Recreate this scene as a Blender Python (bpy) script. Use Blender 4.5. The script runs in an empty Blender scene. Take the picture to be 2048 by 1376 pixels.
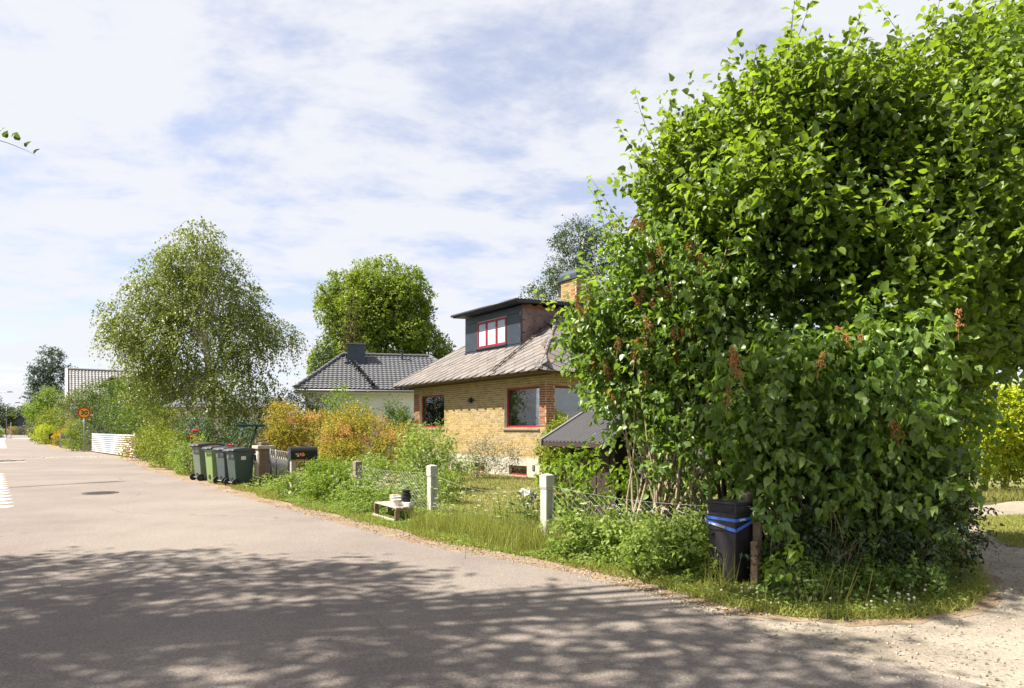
import bpy, math, random
import numpy as np
from mathutils import Vector, Matrix

random.seed(7)
RNG = np.random.default_rng(11)
scene = bpy.context.scene
COL = scene.collection

# ------------------------------------------------------------------ camera
cam_d = bpy.data.cameras.new("camera")
cam_d.sensor_width = 36.0
cam_d.lens = 24.0
cam_d.shift_y = (857 - 688) / 2048.0
cam_d.clip_start = 0.05
cam_d.clip_end = 2000
cam = bpy.data.objects.new("camera", cam_d)
COL.objects.link(cam)
cam.location = (0, 0, 1.6)
cam.rotation_euler = (math.radians(90), 0, 0)
scene.camera = cam

# ------------------------------------------------------------------ sky, sun, exposure
SUN_EL, SUN_AZ = math.radians(52), math.radians(-96)      # azimuth clockwise from +Y
world = bpy.data.worlds.new("World")
scene.world = world
world.use_nodes = True
wt = world.node_tree
wt.nodes.clear()


def wn(kind, **kw):
    n = wt.nodes.new(kind)
    for k, v in kw.items():
        setattr(n, k, v)
    return n


def wl(a, b):
    wt.links.new(a, b)


w_out = wn("ShaderNodeOutputWorld")
w_bg = wn("ShaderNodeBackground")
w_bg.inputs["Strength"].default_value = 0.078
w_sky = wn("ShaderNodeTexSky", sky_type="NISHITA", sun_disc=False)
w_sky.sun_elevation = SUN_EL
w_sky.sun_rotation = SUN_AZ % (2 * math.pi)
w_sky.air_density = 1.0
w_sky.dust_density = 0.6
w_sky.ozone_density = 1.6
w_tc = wn("ShaderNodeTexCoord")
w_sep = wn("ShaderNodeSeparateXYZ")
wl(w_tc.outputs["Generated"], w_sep.inputs[0])
w_z = wn("ShaderNodeMath", operation="ADD")
w_z.inputs[1].default_value = 0.16
w_abs = wn("ShaderNodeMath", operation="ABSOLUTE")
wl(w_sep.outputs["Z"], w_abs.inputs[0])
wl(w_abs.outputs[0], w_z.inputs[0])
w_dx = wn("ShaderNodeMath", operation="DIVIDE")
w_dy = wn("ShaderNodeMath", operation="DIVIDE")
wl(w_sep.outputs["X"], w_dx.inputs[0]); wl(w_z.outputs[0], w_dx.inputs[1])
wl(w_sep.outputs["Y"], w_dy.inputs[0]); wl(w_z.outputs[0], w_dy.inputs[1])
w_cmb = wn("ShaderNodeCombineXYZ")
wl(w_dx.outputs[0], w_cmb.inputs[0]); wl(w_dy.outputs[0], w_cmb.inputs[1])
w_map = wn("ShaderNodeMapping")
w_map.inputs["Rotation"].default_value = (0, 0, math.radians(-25))
w_map.inputs["Scale"].default_value = (1.0, 1.3, 1)
w_map.inputs["Location"].default_value = (6.3, 2.9, 0)
wl(w_cmb.outputs[0], w_map.inputs[0])
w_n1 = wn("ShaderNodeTexNoise")
w_n1.inputs["Scale"].default_value = 1.5
w_n1.inputs["Detail"].default_value = 9
w_n1.inputs["Roughness"].default_value = 0.63
w_n1.inputs["Distortion"].default_value = 0.25
wl(w_map.outputs[0], w_n1.inputs["Vector"])
w_n2 = wn("ShaderNodeTexNoise")
w_n2.inputs["Scale"].default_value = 3.6
w_n2.inputs["Detail"].default_value = 6
w_n2.inputs["Roughness"].default_value = 0.6
wl(w_map.outputs[0], w_n2.inputs["Vector"])
w_mx = wn("ShaderNodeMath", operation="MULTIPLY_ADD")
w_mx.inputs[1].default_value = 0.5
wl(w_n2.outputs["Fac"], w_mx.inputs[0]); wl(w_n1.outputs["Fac"], w_mx.inputs[2])
w_ramp = wn("ShaderNodeValToRGB")
w_ramp.color_ramp.interpolation = "EASE"
w_ramp.color_ramp.elements[0].position = 0.59
w_ramp.color_ramp.elements[0].color = (0.42, 0.42, 0.42, 1)
w_ramp.color_ramp.elements[1].position = 0.82
w_ramp.color_ramp.elements[1].color = (0.97, 0.97, 0.97, 1)
wl(w_mx.outputs[0], w_ramp.inputs[0])
w_gain = wn("ShaderNodeMix", data_type="RGBA", blend_type="MULTIPLY")
w_gain.inputs[0].default_value = 1.0
wl(w_sky.outputs[0], w_gain.inputs[6])
w_gain.inputs[7].default_value = (0.90, 0.83, 0.92, 1)
w_mix = wn("ShaderNodeMix", data_type="RGBA")
wl(w_ramp.outputs[0], w_mix.inputs[0])
wl(w_gain.outputs[2], w_mix.inputs[6])
w_mix.inputs[7].default_value = (4.2, 4.26, 4.52, 1)
wl(w_mix.outputs[2], w_bg.inputs["Color"])
wl(w_bg.outputs[0], w_out.inputs[0])

sun_d = bpy.data.lights.new("sun", "SUN")
sun_d.energy = 5.0
sun_d.angle = math.radians(0.53)
sun_d.color = (1.0, 0.93, 0.82)
sun = bpy.data.objects.new("sun", sun_d)
COL.objects.link(sun)
SUN_DIR = Vector((math.sin(SUN_AZ) * math.cos(SUN_EL), math.cos(SUN_AZ) * math.cos(SUN_EL), math.sin(SUN_EL)))
sun.rotation_euler = SUN_DIR.to_track_quat("Z", "Y").to_euler()
sun.location = (-20, 10, 40)

scene.view_settings.view_transform = "Standard"
scene.view_settings.look = "None"
scene.view_settings.gamma = 1.0
scene.view_settings.use_curve_mapping = False
scene.view_settings.exposure = 1.48
scene.cycles.max_bounces = 8
scene.cycles.transparent_max_bounces = 8


# ------------------------------------------------------------------ materials
def new_mat(name):
    m = bpy.data.materials.new(name)
    m.use_nodes = True
    nt = m.node_tree
    nt.nodes.clear()
    out = nt.nodes.new("ShaderNodeOutputMaterial")
    return m, nt, out


def rgb(c):
    return (c[0], c[1], c[2], 1.0)


def noise(nt, scale, detail=4, rough=0.55, vec=None, coord="Position"):
    n = nt.nodes.new("ShaderNodeTexNoise")
    n.inputs["Scale"].default_value = scale
    n.inputs["Detail"].default_value = detail
    n.inputs["Roughness"].default_value = rough
    if vec is None:
        if coord == "Position":
            g = nt.nodes.new("ShaderNodeNewGeometry")
            vec = g.outputs["Position"]
        else:
            g = nt.nodes.new("ShaderNodeTexCoord")
            vec = g.outputs["Object"]
    nt.links.new(vec, n.inputs["Vector"])
    return n


def ramp(nt, src, stops):
    r = nt.nodes.new("ShaderNodeValToRGB")
    el = r.color_ramp.elements
    while len(el) < len(stops):
        el.new(0.5)
    for e, (p, c) in zip(el, stops):
        e.position = p
        e.color = rgb(c) if len(c) == 3 else c
    nt.links.new(src, r.inputs[0])
    return r


def mixc(nt, fac, a, b, blend="MIX"):
    m = nt.nodes.new("ShaderNodeMix")
    m.data_type = "RGBA"
    m.blend_type = blend
    for sock, v in ((0, fac), (6, a), (7, b)):
        if hasattr(v, "links"):
            nt.links.new(v, m.inputs[sock])
        elif sock == 0:
            m.inputs[0].default_value = v
        else:
            m.inputs[sock].default_value = rgb(v)
    return m.outputs[2]


def scl(c, k):
    return tuple(max(0.0, min(1.0, v * k)) for v in c)


def mat(name, c, rough=0.8, var=0.18, scale=6.0, fine=60.0, bump=0.0, metal=0.0, spec=0.3, c2=None, rnd=0.0, coat=0.0, coord="Position", stain=None):
    """A plain weathered surface: two scales of noise in the colour, fine relief, per-object variation."""
    m, nt, out = new_mat(name)
    b = nt.nodes.new("ShaderNodeBsdfPrincipled")
    n1 = noise(nt, scale, 5, 0.6, coord=coord)
    c2 = c2 or scl(c, 1 - var)
    col = ramp(nt, n1.outputs["Fac"], [(0.3, c2), (0.7, scl(c, 1 + var * 0.5))]).outputs[0]
    n2 = noise(nt, fine, 3, 0.6, coord=coord)
    f2 = ramp(nt, n2.outputs["Fac"], [(0.25, (1 - var,) * 3), (0.75, (1 + var * 0.4,) * 3)])
    col = mixc(nt, 1.0, col, f2.outputs[0], "MULTIPLY")
    if stain:
        n3 = noise(nt, stain[1], 4, 0.65, coord=coord)
        f3 = ramp(nt, n3.outputs["Fac"], [(stain[2], (0, 0, 0)), (stain[2] + 0.12, (1, 1, 1))])
        col = mixc(nt, f3.outputs[0], col, stain[0])
    if rnd:
        oi = nt.nodes.new("ShaderNodeObjectInfo")
        at = nt.nodes.new("ShaderNodeAttribute")
        at.attribute_name = "var"
        ad = nt.nodes.new("ShaderNodeMath"); ad.operation = "ADD"
        nt.links.new(oi.outputs["Random"], ad.inputs[0]); nt.links.new(at.outputs["Fac"], ad.inputs[1])
        fr = nt.nodes.new("ShaderNodeMath"); fr.operation = "FRACT"
        nt.links.new(ad.outputs[0], fr.inputs[0])
        f4 = ramp(nt, fr.outputs[0], [(0.0, (1 - rnd, 1 - rnd, 1 - rnd)), (0.5, (1, 1, 1)), (1.0, (1 + rnd * 0.5, 1 + rnd * 0.35, 1 + rnd * 0.2))])
        col = mixc(nt, 1.0, col, f4.outputs[0], "MULTIPLY")
    nt.links.new(col, b.inputs["Base Color"])
    b.inputs["Roughness"].default_value = rough
    b.inputs["Metallic"].default_value = metal
    b.inputs["Specular IOR Level"].default_value = spec
    b.inputs["Coat Weight"].default_value = coat
    if bump:
        bp = nt.nodes.new("ShaderNodeBump")
        bp.inputs["Strength"].default_value = bump
        bp.inputs["Distance"].default_value = 0.01
        nt.links.new(n2.outputs["Fac"], bp.inputs["Height"])
        nt.links.new(bp.outputs[0], b.inputs["Normal"])
    nt.links.new(b.outputs[0], out.inputs[0])
    return m


def leaf_mat(name, dark, light, trans, tmix=0.4, rough=0.5, spec=0.35, patch=None):
    """Thin leaf: reflecting upper side mixed with light let through; each leaf has its own tone ('var')."""
    m, nt, out = new_mat(name)
    at = nt.nodes.new("ShaderNodeAttribute"); at.attribute_name = "var"
    oi = nt.nodes.new("ShaderNodeObjectInfo")
    ad = nt.nodes.new("ShaderNodeMath"); ad.operation = "ADD"
    nt.links.new(oi.outputs["Random"], ad.inputs[0]); nt.links.new(at.outputs["Fac"], ad.inputs[1])
    fr = nt.nodes.new("ShaderNodeMath"); fr.operation = "FRACT"
    nt.links.new(ad.outputs[0], fr.inputs[0])
    col = ramp(nt, fr.outputs[0], [(0.0, dark), (1.0, light)]).outputs[0]
    tcol = ramp(nt, fr.outputs[0], [(0.0, scl(trans, 0.75)), (1.0, scl(trans, 1.15))]).outputs[0]
    if patch:
        n = noise(nt, patch[1], 3, 0.6)
        f = ramp(nt, n.outputs["Fac"], [(patch[2], (0, 0, 0)), (patch[2] + 0.16, (1, 1, 1))])
        col = mixc(nt, f.outputs[0], col, patch[0])
        tcol = mixc(nt, f.outputs[0], tcol, scl(patch[0], 1.2))
    b = nt.nodes.new("ShaderNodeBsdfPrincipled")
    nt.links.new(col, b.inputs["Base Color"])
    b.inputs["Roughness"].default_value = rough
    b.inputs["Specular IOR Level"].default_value = spec
    t = nt.nodes.new("ShaderNodeBsdfTranslucent")
    nt.links.new(tcol, t.inputs["Color"])
    mx = nt.nodes.new("ShaderNodeMixShader")
    mx.inputs[0].default_value = tmix
    nt.links.new(b.outputs[0], mx.inputs[1]); nt.links.new(t.outputs[0], mx.inputs[2])
    nt.links.new(mx.outputs[0], out.inputs[0])
    return m


def glass_mat(name, tint=(0.8, 0.88, 0.86), refl=0.25, blend=0.2):
    m, nt, out = new_mat(name)
    g = nt.nodes.new("ShaderNodeBsdfGlossy"); g.inputs["Roughness"].default_value = 0.01
    g.inputs["Color"].default_value = (0.95, 0.97, 1, 1)
    t = nt.nodes.new("ShaderNodeBsdfTransparent"); t.inputs["Color"].default_value = rgb(tint)
    lw = nt.nodes.new("ShaderNodeLayerWeight"); lw.inputs["Blend"].default_value = blend
    ad = nt.nodes.new("ShaderNodeMath"); ad.operation = "ADD"; ad.use_clamp = True
    ad.inputs[1].default_value = refl
    nt.links.new(lw.outputs["Fresnel"], ad.inputs[0])
    mx = nt.nodes.new("ShaderNodeMixShader")
    nt.links.new(ad.outputs[0], mx.inputs[0])
    nt.links.new(t.outputs[0], mx.inputs[1]); nt.links.new(g.outputs[0], mx.inputs[2])
    nt.links.new(mx.outputs[0], out.inputs[0])
    return m


def ground_mat(name, stops, scale, fine_scale, fine_amt, rough=0.95, bump=0.5, bdist=0.02, speck=None, second=None, cracks=False):
    m, nt, out = new_mat(name)
    b = nt.nodes.new("ShaderNodeBsdfPrincipled")
    n1 = noise(nt, scale, 7, 0.62)
    col = ramp(nt, n1.outputs["Fac"], stops).outputs[0]
    if second:
        ns = noise(nt, second[1], 5, 0.6)
        f = ramp(nt, ns.outputs["Fac"], [(second[2], (0, 0, 0)), (second[3], (1, 1, 1))])
        col = mixc(nt, f.outputs[0], col, second[0])
    n2 = noise(nt, fine_scale, 3, 0.7)
    f2 = ramp(nt, n2.outputs["Fac"], [(0.25, (1 - fine_amt,) * 3), (0.75, (1 + fine_amt,) * 3)])
    col = mixc(nt, 1.0, col, f2.outputs[0], "MULTIPLY")
    if speck:
        v = nt.nodes.new("ShaderNodeTexVoronoi")
        v.inputs["Scale"].default_value = speck[1]
        g = nt.nodes.new("ShaderNodeNewGeometry")
        nt.links.new(g.outputs["Position"], v.inputs["Vector"])
        sep = nt.nodes.new("ShaderNodeSeparateColor")
        nt.links.new(v.outputs["Color"], sep.inputs[0])
        f3 = ramp(nt, sep.outputs[0], [(speck[2], (0, 0, 0)), (min(1, speck[2] + 0.05), (1, 1, 1))])
        col = mixc(nt, f3.outputs[0], col, speck[0])
    if cracks:
        v = nt.nodes.new("ShaderNodeTexVoronoi"); v.feature = "DISTANCE_TO_EDGE"
        v.inputs["Scale"].default_value = 0.3
        g = nt.nodes.new("ShaderNodeNewGeometry")
        nd = noise(nt, 2.2, 5, 0.65)
        wv = nt.nodes.new("ShaderNodeMix"); wv.data_type = "VECTOR"; wv.inputs[0].default_value = 0.35
        nt.links.new(g.outputs["Position"], wv.inputs[4]); nt.links.new(nd.outputs["Color"], wv.inputs[5])
        nt.links.new(wv.outputs[1], v.inputs["Vector"])
        f5 = ramp(nt, v.outputs["Distance"], [(0.0, (1, 1, 1)), (0.0014, (0, 0, 0))])
        nm = noise(nt, 0.5, 2, 0.5)
        f6 = ramp(nt, nm.outputs["Fac"], [(0.5, (0, 0, 0)), (0.6, (1, 1, 1))])
        cf = mixc(nt, 1.0, f5.outputs[0], f6.outputs[0], "MULTIPLY")
        col = mixc(nt, cf, col, (0.075, 0.068, 0.062))
    nt.links.new(col, b.inputs["Base Color"])
    b.inputs["Roughness"].default_value = rough
    b.inputs["Specular IOR Level"].default_value = 0.2
    bp = nt.nodes.new("ShaderNodeBump")
    bp.inputs["Strength"].default_value = bump
    bp.inputs["Distance"].default_value = bdist
    nt.links.new(n2.outputs["Fac"], bp.inputs["Height"])
    nt.links.new(bp.outputs[0], b.inputs["Normal"])
    nt.links.new(b.outputs[0], out.inputs[0])
    return m


M = {}
M["asphalt"] = ground_mat("asphalt", [(0.3, (0.155, 0.131, 0.117)), (0.7, (0.200, 0.168, 0.147))], 0.7, 55, 0.46, 0.92, 1.0, 0.008,
                          speck=((0.225, 0.20, 0.18), 75, 0.95), second=((0.215, 0.187, 0.160), 0.25, 0.46, 0.66), cracks=True)
M["pavement"] = ground_mat("pavement", [(0.3, (0.3, 0.29, 0.27)), (0.7, (0.36, 0.34, 0.32))], 0.6, 50, 0.15)
M["gravel"] = ground_mat("gravel", [(0.3, (0.19, 0.16, 0.125)), (0.7, (0.34, 0.295, 0.235))], 1.1, 45, 0.3, 0.95, 0.8, 0.02,
                         speck=((0.15, 0.13, 0.11), 55, 0.93))
M["dirt"] = ground_mat("dirt", [(0.3, (0.17, 0.115, 0.07)), (0.7, (0.31, 0.24, 0.165))], 2.4, 60, 0.35, 0.95, 0.9, 0.02,
                       speck=((0.09, 0.05, 0.03), 40, 0.9))
M["soil"] = ground_mat("soil", [(0.3, (0.045, 0.045, 0.018)), (0.7, (0.085, 0.09, 0.03))], 2.0, 40, 0.4)
M["lawn"] = ground_mat("lawn", [(0.3, (0.12, 0.135, 0.035)), (0.7, (0.19, 0.175, 0.06))], 1.4, 60, 0.35)
M["marking"] = mat("marking", (0.62, 0.61, 0.57), 0.8, 0.2, 3, 50, stain=((0.25, 0.22, 0.2), 14, 0.6))
M["iron"] = mat("cast_iron", (0.115, 0.102, 0.092), 0.6, 0.3, 8, 60, 0.4, 0.5)
M["tar"] = mat("tar", (0.035, 0.033, 0.032), 0.7, 0.2)
M["mortar"] = mat("mortar", (0.60, 0.54, 0.41), 0.95, 0.2, 3, 70, 0.4)
M["brick_y"] = mat("yellow_brick", (0.36, 0.265, 0.12), 0.9, 0.14, 9, 70, 0.4, rnd=0.30)
M["brick_r"] = mat("red_brick", (0.30, 0.115, 0.062), 0.9, 0.2, 9, 70, 0.4, rnd=0.28)
M["mortar_l"] = mat("light_mortar", (0.55, 0.5, 0.42), 0.95, 0.15, 3, 70, 0.3)
M["concrete"] = mat("concrete", (0.44, 0.405, 0.33), 0.92, 0.2, 2.2, 45, 0.5)
M["post_c"] = mat("post_concrete", (0.47, 0.475, 0.405), 0.9, 0.22, 5, 60, 0.5, stain=((0.17, 0.17, 0.12), 7, 0.60))
M["post_old"] = mat("old_post", (0.26, 0.215, 0.18), 0.9, 0.3, 5, 60, 0.5)
M["slate"] = mat("roof_slate", (0.178, 0.160, 0.150), 0.85, 0.2, 2.5, 45, 0.4, rnd=0.2, stain=((0.33, 0.19, 0.08), 1.3, 0.62))
M["slate_d"] = mat("cheek_slate", (0.25, 0.165, 0.15), 0.75, 0.25, 4, 45, 0.3, rnd=0.25, stain=((0.12, 0.10, 0.11), 2.2, 0.58))
M["zinc"] = mat("dark_zinc", (0.050, 0.066, 0.088), 0.42, 0.15, 3, 30, 0.1, 0.35, 0.5, rnd=0.1)
M["darkmetal"] = mat("dark_metal", (0.035, 0.04, 0.05), 0.45, 0.15, 4, 40, 0.0, 0.3, 0.5)
M["brownmetal"] = mat("brown_gutter", (0.075, 0.058, 0.045), 0.55, 0.2, 4, 40, 0, 0.2)
M["soffit"] = mat("soffit_boards", (0.16, 0.11, 0.06), 0.8, 0.2)
M["redpaint"] = mat("red_paint", (0.27, 0.016, 0.026), 0.45, 0.12, 6, 50, 0, 0, 0.4)
M["sill"] = mat("grey_sill", (0.21, 0.2, 0.195), 0.5, 0.12, 6, 50, 0, 0.3)
M["glass"] = glass_mat("window_glass", (0.85, 0.92, 0.88), 0.10)
M["glass_b"] = glass_mat("dormer_glass", (0.94, 0.96, 0.98), 0.02, 0.06)
M["room"] = mat("room_wall", (0.42, 0.35, 0.28), 0.9, 0.2)
M["curtain"] = mat("teal_curtain", (0.30, 0.48, 0.40), 0.9, 0.2)
M["whitecloth"] = mat("white_curtain", (0.60, 0.66, 0.74), 0.9, 0.1)
M["plaster"] = mat("white_plaster", (0.72, 0.73, 0.74), 0.9, 0.06, 2, 40, 0.2)
M["cream"] = mat("cream_paint", (0.66, 0.66, 0.58), 0.7, 0.06)
M["creamwall"] = mat("cream_plaster", (0.62, 0.50, 0.40), 0.9, 0.1)
M["tile_g"] = mat("grey_roof_tile", (0.115, 0.118, 0.128), 0.6, 0.18, 5, 50, 0.2, 0, 0.4, rnd=0.15)
M["tile_l"] = mat("pale_roof_tile", (0.27, 0.265, 0.26), 0.7, 0.15, 5, 50, 0.2, rnd=0.15)
M["darkwood"] = mat("dark_boards", (0.05, 0.038, 0.036), 0.75, 0.25, 5, 60, 0.3)
M["corr"] = mat("corrugated_sheet", (0.085, 0.082, 0.085), 0.5, 0.15, 4, 50, 0.1, 0.3, 0.5)
M["shedwood"] = mat("shed_boards", (0.055, 0.035, 0.028), 0.8, 0.3, 6, 60, 0.3)
M["wood"] = mat("grey_wood", (0.46, 0.385, 0.30), 0.9, 0.3, 12, 70, 0.5)
M["wood_d"] = mat("brown_wood", (0.27, 0.185, 0.12), 0.9, 0.3, 12, 70, 0.5)
M["bin_green"] = mat("bin_green", (0.05, 0.08, 0.067), 0.5, 0.15, 5, 50, 0.1, 0, 0.4, stain=((0.22, 0.23, 0.21), 9, 0.67))
M["bin_gray"] = mat("bin_olive", (0.125, 0.15, 0.115), 0.5, 0.15, 5, 50, 0.1, 0, 0.4, stain=((0.22, 0.23, 0.21), 9, 0.67))
M["bin_blue"] = mat("bin_bluegrey", (0.065, 0.09, 0.09), 0.5, 0.15, 5, 50, 0.1, 0, 0.4, stain=((0.22, 0.23, 0.21), 9, 0.67))
M["bin_lime"] = mat("bin_lime", (0.19, 0.27, 0.095), 0.5, 0.12, 5, 50, 0.1, 0, 0.4)
M["lid"] = mat("bin_lid", (0.055, 0.06, 0.07), 0.38, 0.15, 6, 50, 0.1, 0, 0.5)
M["rubber"] = mat("rubber", (0.02, 0.02, 0.02), 0.7, 0.2)
M["black"] = mat("black_enamel", (0.014, 0.013, 0.016), 0.36, 0.3, 8, 70, 0.1, 0.1, 0.5)
M["boxblack"] = mat("black_box_paint", (0.022, 0.019, 0.024), 0.42, 0.3, 9, 80, 0.3, 0.0, 0.5, stain=((0.06, 0.05, 0.05), 25, 0.68))
M["blue"] = mat("blue_strap", (0.06, 0.16, 0.62), 0.5, 0.1, 6, 50, 0, 0, 0.4)
M["white"] = mat("white_paint", (0.76, 0.77, 0.80), 0.6, 0.06, 4, 50, 0.1)
M["whitepot"] = mat("white_pot", (0.66, 0.63, 0.59), 0.6, 0.1, 8, 60, 0.1)
M["blackpot"] = mat("black_pot", (0.03, 0.027, 0.033), 0.6, 0.3, 8, 60, 0.1)
M["card"] = mat("brown_block", (0.33, 0.25, 0.17), 0.9, 0.2, 8, 60, 0.3)
M["pillar"] = mat("pillar_shaded_render", (0.19, 0.135, 0.105), 0.95, 0.25, 5, 60, 0.6)  # pillar render darkened, the shade of its side put into the colour
M["pillar_lit"] = mat("pillar_lit_render", (0.44, 0.37, 0.30), 0.95, 0.2, 5, 60, 0.5)  # same render in a lighter tone, sunlight put into the colour
M["steel"] = mat("galvanised", (0.34, 0.35, 0.37), 0.45, 0.15, 6, 60, 0, 0.5, 0.5)
M["wire"] = mat("fence_wire", (0.40, 0.40, 0.385), 0.5, 0.2, 6, 60, 0, 0.2, 0.5)
M["sign_y"] = mat("sign_yellow", (0.72, 0.36, 0.02), 0.5, 0.05)
M["sign_r"] = mat("sign_red", (0.50, 0.015, 0.015), 0.5, 0.05)
M["sign_k"] = mat("sign_black", (0.01, 0.01, 0.01), 0.5, 0.05)
M["greenframe"] = mat("green_steel", (0.015, 0.06, 0.05), 0.5, 0.2, 6, 60, 0, 0.2)
M["bark"] = mat("brown_bark", (0.11, 0.08, 0.055), 0.95, 0.35, 10, 40, 0.8)
M["bark_l"] = mat("lilac_bark", (0.36, 0.285, 0.195), 0.95, 0.3, 12, 50, 0.7)
M["birchbark"] = mat("birch_bark", (0.58, 0.53, 0.47), 0.9, 0.15, 4, 40, 0.5, stain=((0.05, 0.045, 0.04), 5, 0.58))
M["twig"] = mat("dry_twig", (0.30, 0.23, 0.13), 0.95, 0.25)
M["pebble"] = mat("pebbles", (0.33, 0.295, 0.245), 0.9, 0.25, 6, 40, 0.3, rnd=0.5)
M["seed"] = mat("brown_seed_heads", (0.42, 0.19, 0.07), 0.95, 0.3, 30, 90, 0.2, rnd=0.3)
M["petal_w"] = mat("white_petal", (0.80, 0.80, 0.74), 0.8, 0.08)
M["petal_r"] = mat("red_petal", (0.62, 0.012, 0.03), 0.7, 0.15)
M["petal_p"] = mat("pink_petal", (0.55, 0.12, 0.16), 0.7, 0.15)
M["umbel"] = mat("cream_umbel", (0.60, 0.60, 0.43), 0.85, 0.12)
M["dead"] = mat("dead_leaf", (0.34, 0.20, 0.09), 0.9, 0.3, 20, 60, 0.2, rnd=0.3)
# leaves
M["l_hazel"] = leaf_mat("hazel_leaf", (0.055, 0.105, 0.013), (0.17, 0.245, 0.032), (0.30, 0.44, 0.026), 0.42, 0.45, 0.4)
M["l_lilac"] = leaf_mat("lilac_leaf", (0.065, 0.125, 0.024), (0.20, 0.285, 0.055), (0.30, 0.48, 0.032), 0.38, 0.40, 0.48)
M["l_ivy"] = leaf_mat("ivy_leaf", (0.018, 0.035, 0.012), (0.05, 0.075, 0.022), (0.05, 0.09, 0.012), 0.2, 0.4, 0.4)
M["l_birch"] = leaf_mat("birch_leaf", (0.085, 0.125, 0.022), (0.25, 0.285, 0.06), (0.29, 0.35, 0.04), 0.35, 0.45, 0.4)
M["l_linden"] = leaf_mat("linden_leaf", (0.075, 0.13, 0.014), (0.235, 0.30, 0.032), (0.28, 0.37, 0.025), 0.34, 0.5, 0.3)
M["l_far"] = leaf_mat("far_birch_leaf", (0.05, 0.085, 0.035), (0.13, 0.17, 0.075), (0.10, 0.15, 0.05), 0.3, 0.5, 0.3)
M["l_dark"] = leaf_mat("dark_birch_leaf", (0.022, 0.05, 0.028), (0.075, 0.115, 0.05), (0.05, 0.09, 0.03), 0.25, 0.5, 0.3)
M["l_conif"] = leaf_mat("brown_conifer_leaf", (0.06, 0.06, 0.014), (0.13, 0.115, 0.022), (0.10, 0.10, 0.02), 0.25, 0.6, 0.2)
M["l_gold"] = leaf_mat("golden_conifer_leaf", (0.24, 0.31, 0.015), (0.48, 0.54, 0.03), (0.45, 0.52, 0.02), 0.35, 0.6, 0.2)
M["l_thuja"] = leaf_mat("thuja_leaf", (0.11, 0.16, 0.018), (0.29, 0.33, 0.045), (0.28, 0.34, 0.03), 0.3, 0.6, 0.2)
M["l_orange"] = leaf_mat("orange_shrub_leaf", (0.19, 0.215, 0.024), (0.40, 0.34, 0.05), (0.44, 0.36, 0.04), 0.35, 0.6, 0.2, patch=((0.55, 0.28, 0.12), 1.7, 0.52))
M["l_bright"] = leaf_mat("bright_leaf", (0.08, 0.14, 0.016), (0.17, 0.25, 0.026), (0.24, 0.36, 0.02), 0.4, 0.5, 0.3)
M["l_mid"] = leaf_mat("mid_leaf", (0.04, 0.08, 0.014), (0.10, 0.155, 0.028), (0.14, 0.22, 0.02), 0.35, 0.5, 0.3)
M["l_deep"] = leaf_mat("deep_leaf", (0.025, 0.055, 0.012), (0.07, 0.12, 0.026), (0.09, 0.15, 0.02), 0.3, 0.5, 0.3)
M["l_olive"] = leaf_mat("olive_leaf", (0.075, 0.10, 0.025), (0.17, 0.185, 0.055), (0.18, 0.22, 0.04), 0.35, 0.5, 0.3)
M["l_yellow"] = leaf_mat("yellow_leaf", (0.42, 0.27, 0.012), (0.60, 0.40, 0.02), (0.5, 0.33, 0.02), 0.3, 0.6, 0.2)
M["l_grey"] = leaf_mat("grey_leaf", (0.10, 0.115, 0.07), (0.22, 0.22, 0.15), (0.16, 0.17, 0.1), 0.3, 0.6, 0.2)
M["l_weed"] = leaf_mat("weed_leaf", (0.10, 0.16, 0.028), (0.27, 0.34, 0.075), (0.30, 0.42, 0.05), 0.38, 0.5, 0.3)
M["l_grass"] = leaf_mat("grass_blade", (0.13, 0.16, 0.028), (0.34, 0.33, 0.085), (0.34, 0.36, 0.06), 0.35, 0.6, 0.2)
M["l_lawn"] = leaf_mat("dry_lawn_blade", (0.15, 0.165, 0.04), (0.30, 0.28, 0.085), (0.26, 0.27, 0.06), 0.3, 0.7, 0.2, patch=((0.32, 0.26, 0.10), 0.9, 0.52))


# ------------------------------------------------------------------ objects
def tag(o, label=None, cat=None, group=None, kind=None):
    if label: o["label"] = label
    if cat: o["category"] = cat
    if group: o["group"] = group
    if kind: o["kind"] = kind
    return o


def thing(name, label, cat, loc=(0, 0, 0), rotz=0.0, group=None):
    o = bpy.data.objects.new(name, None)
    o.empty_display_size = 0.2
    COL.objects.link(o)
    o.location = loc
    o.rotation_euler = (0, 0, rotz)
    return tag(o, label, cat, group)


def link_mesh(name, me, material, parent=None, loc=None, rot=None, smooth=False, bevel=0.0):
    o = bpy.data.objects.new(name, me)
    COL.objects.link(o)
    if material is not None and not me.materials:
        me.materials.append(material)
    if parent is not None:
        o.parent = parent
    if loc is not None: o.location = loc
    if rot is not None: o.rotation_euler = rot
    if smooth and len(me.polygons):
        me.polygons.foreach_set("use_smooth", [True] * len(me.polygons))
    if bevel:
        b = o.modifiers.new("edge", "BEVEL")
        b.width = bevel
        b.segments = 2
        b.limit_method = "ANGLE"
    return o


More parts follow.
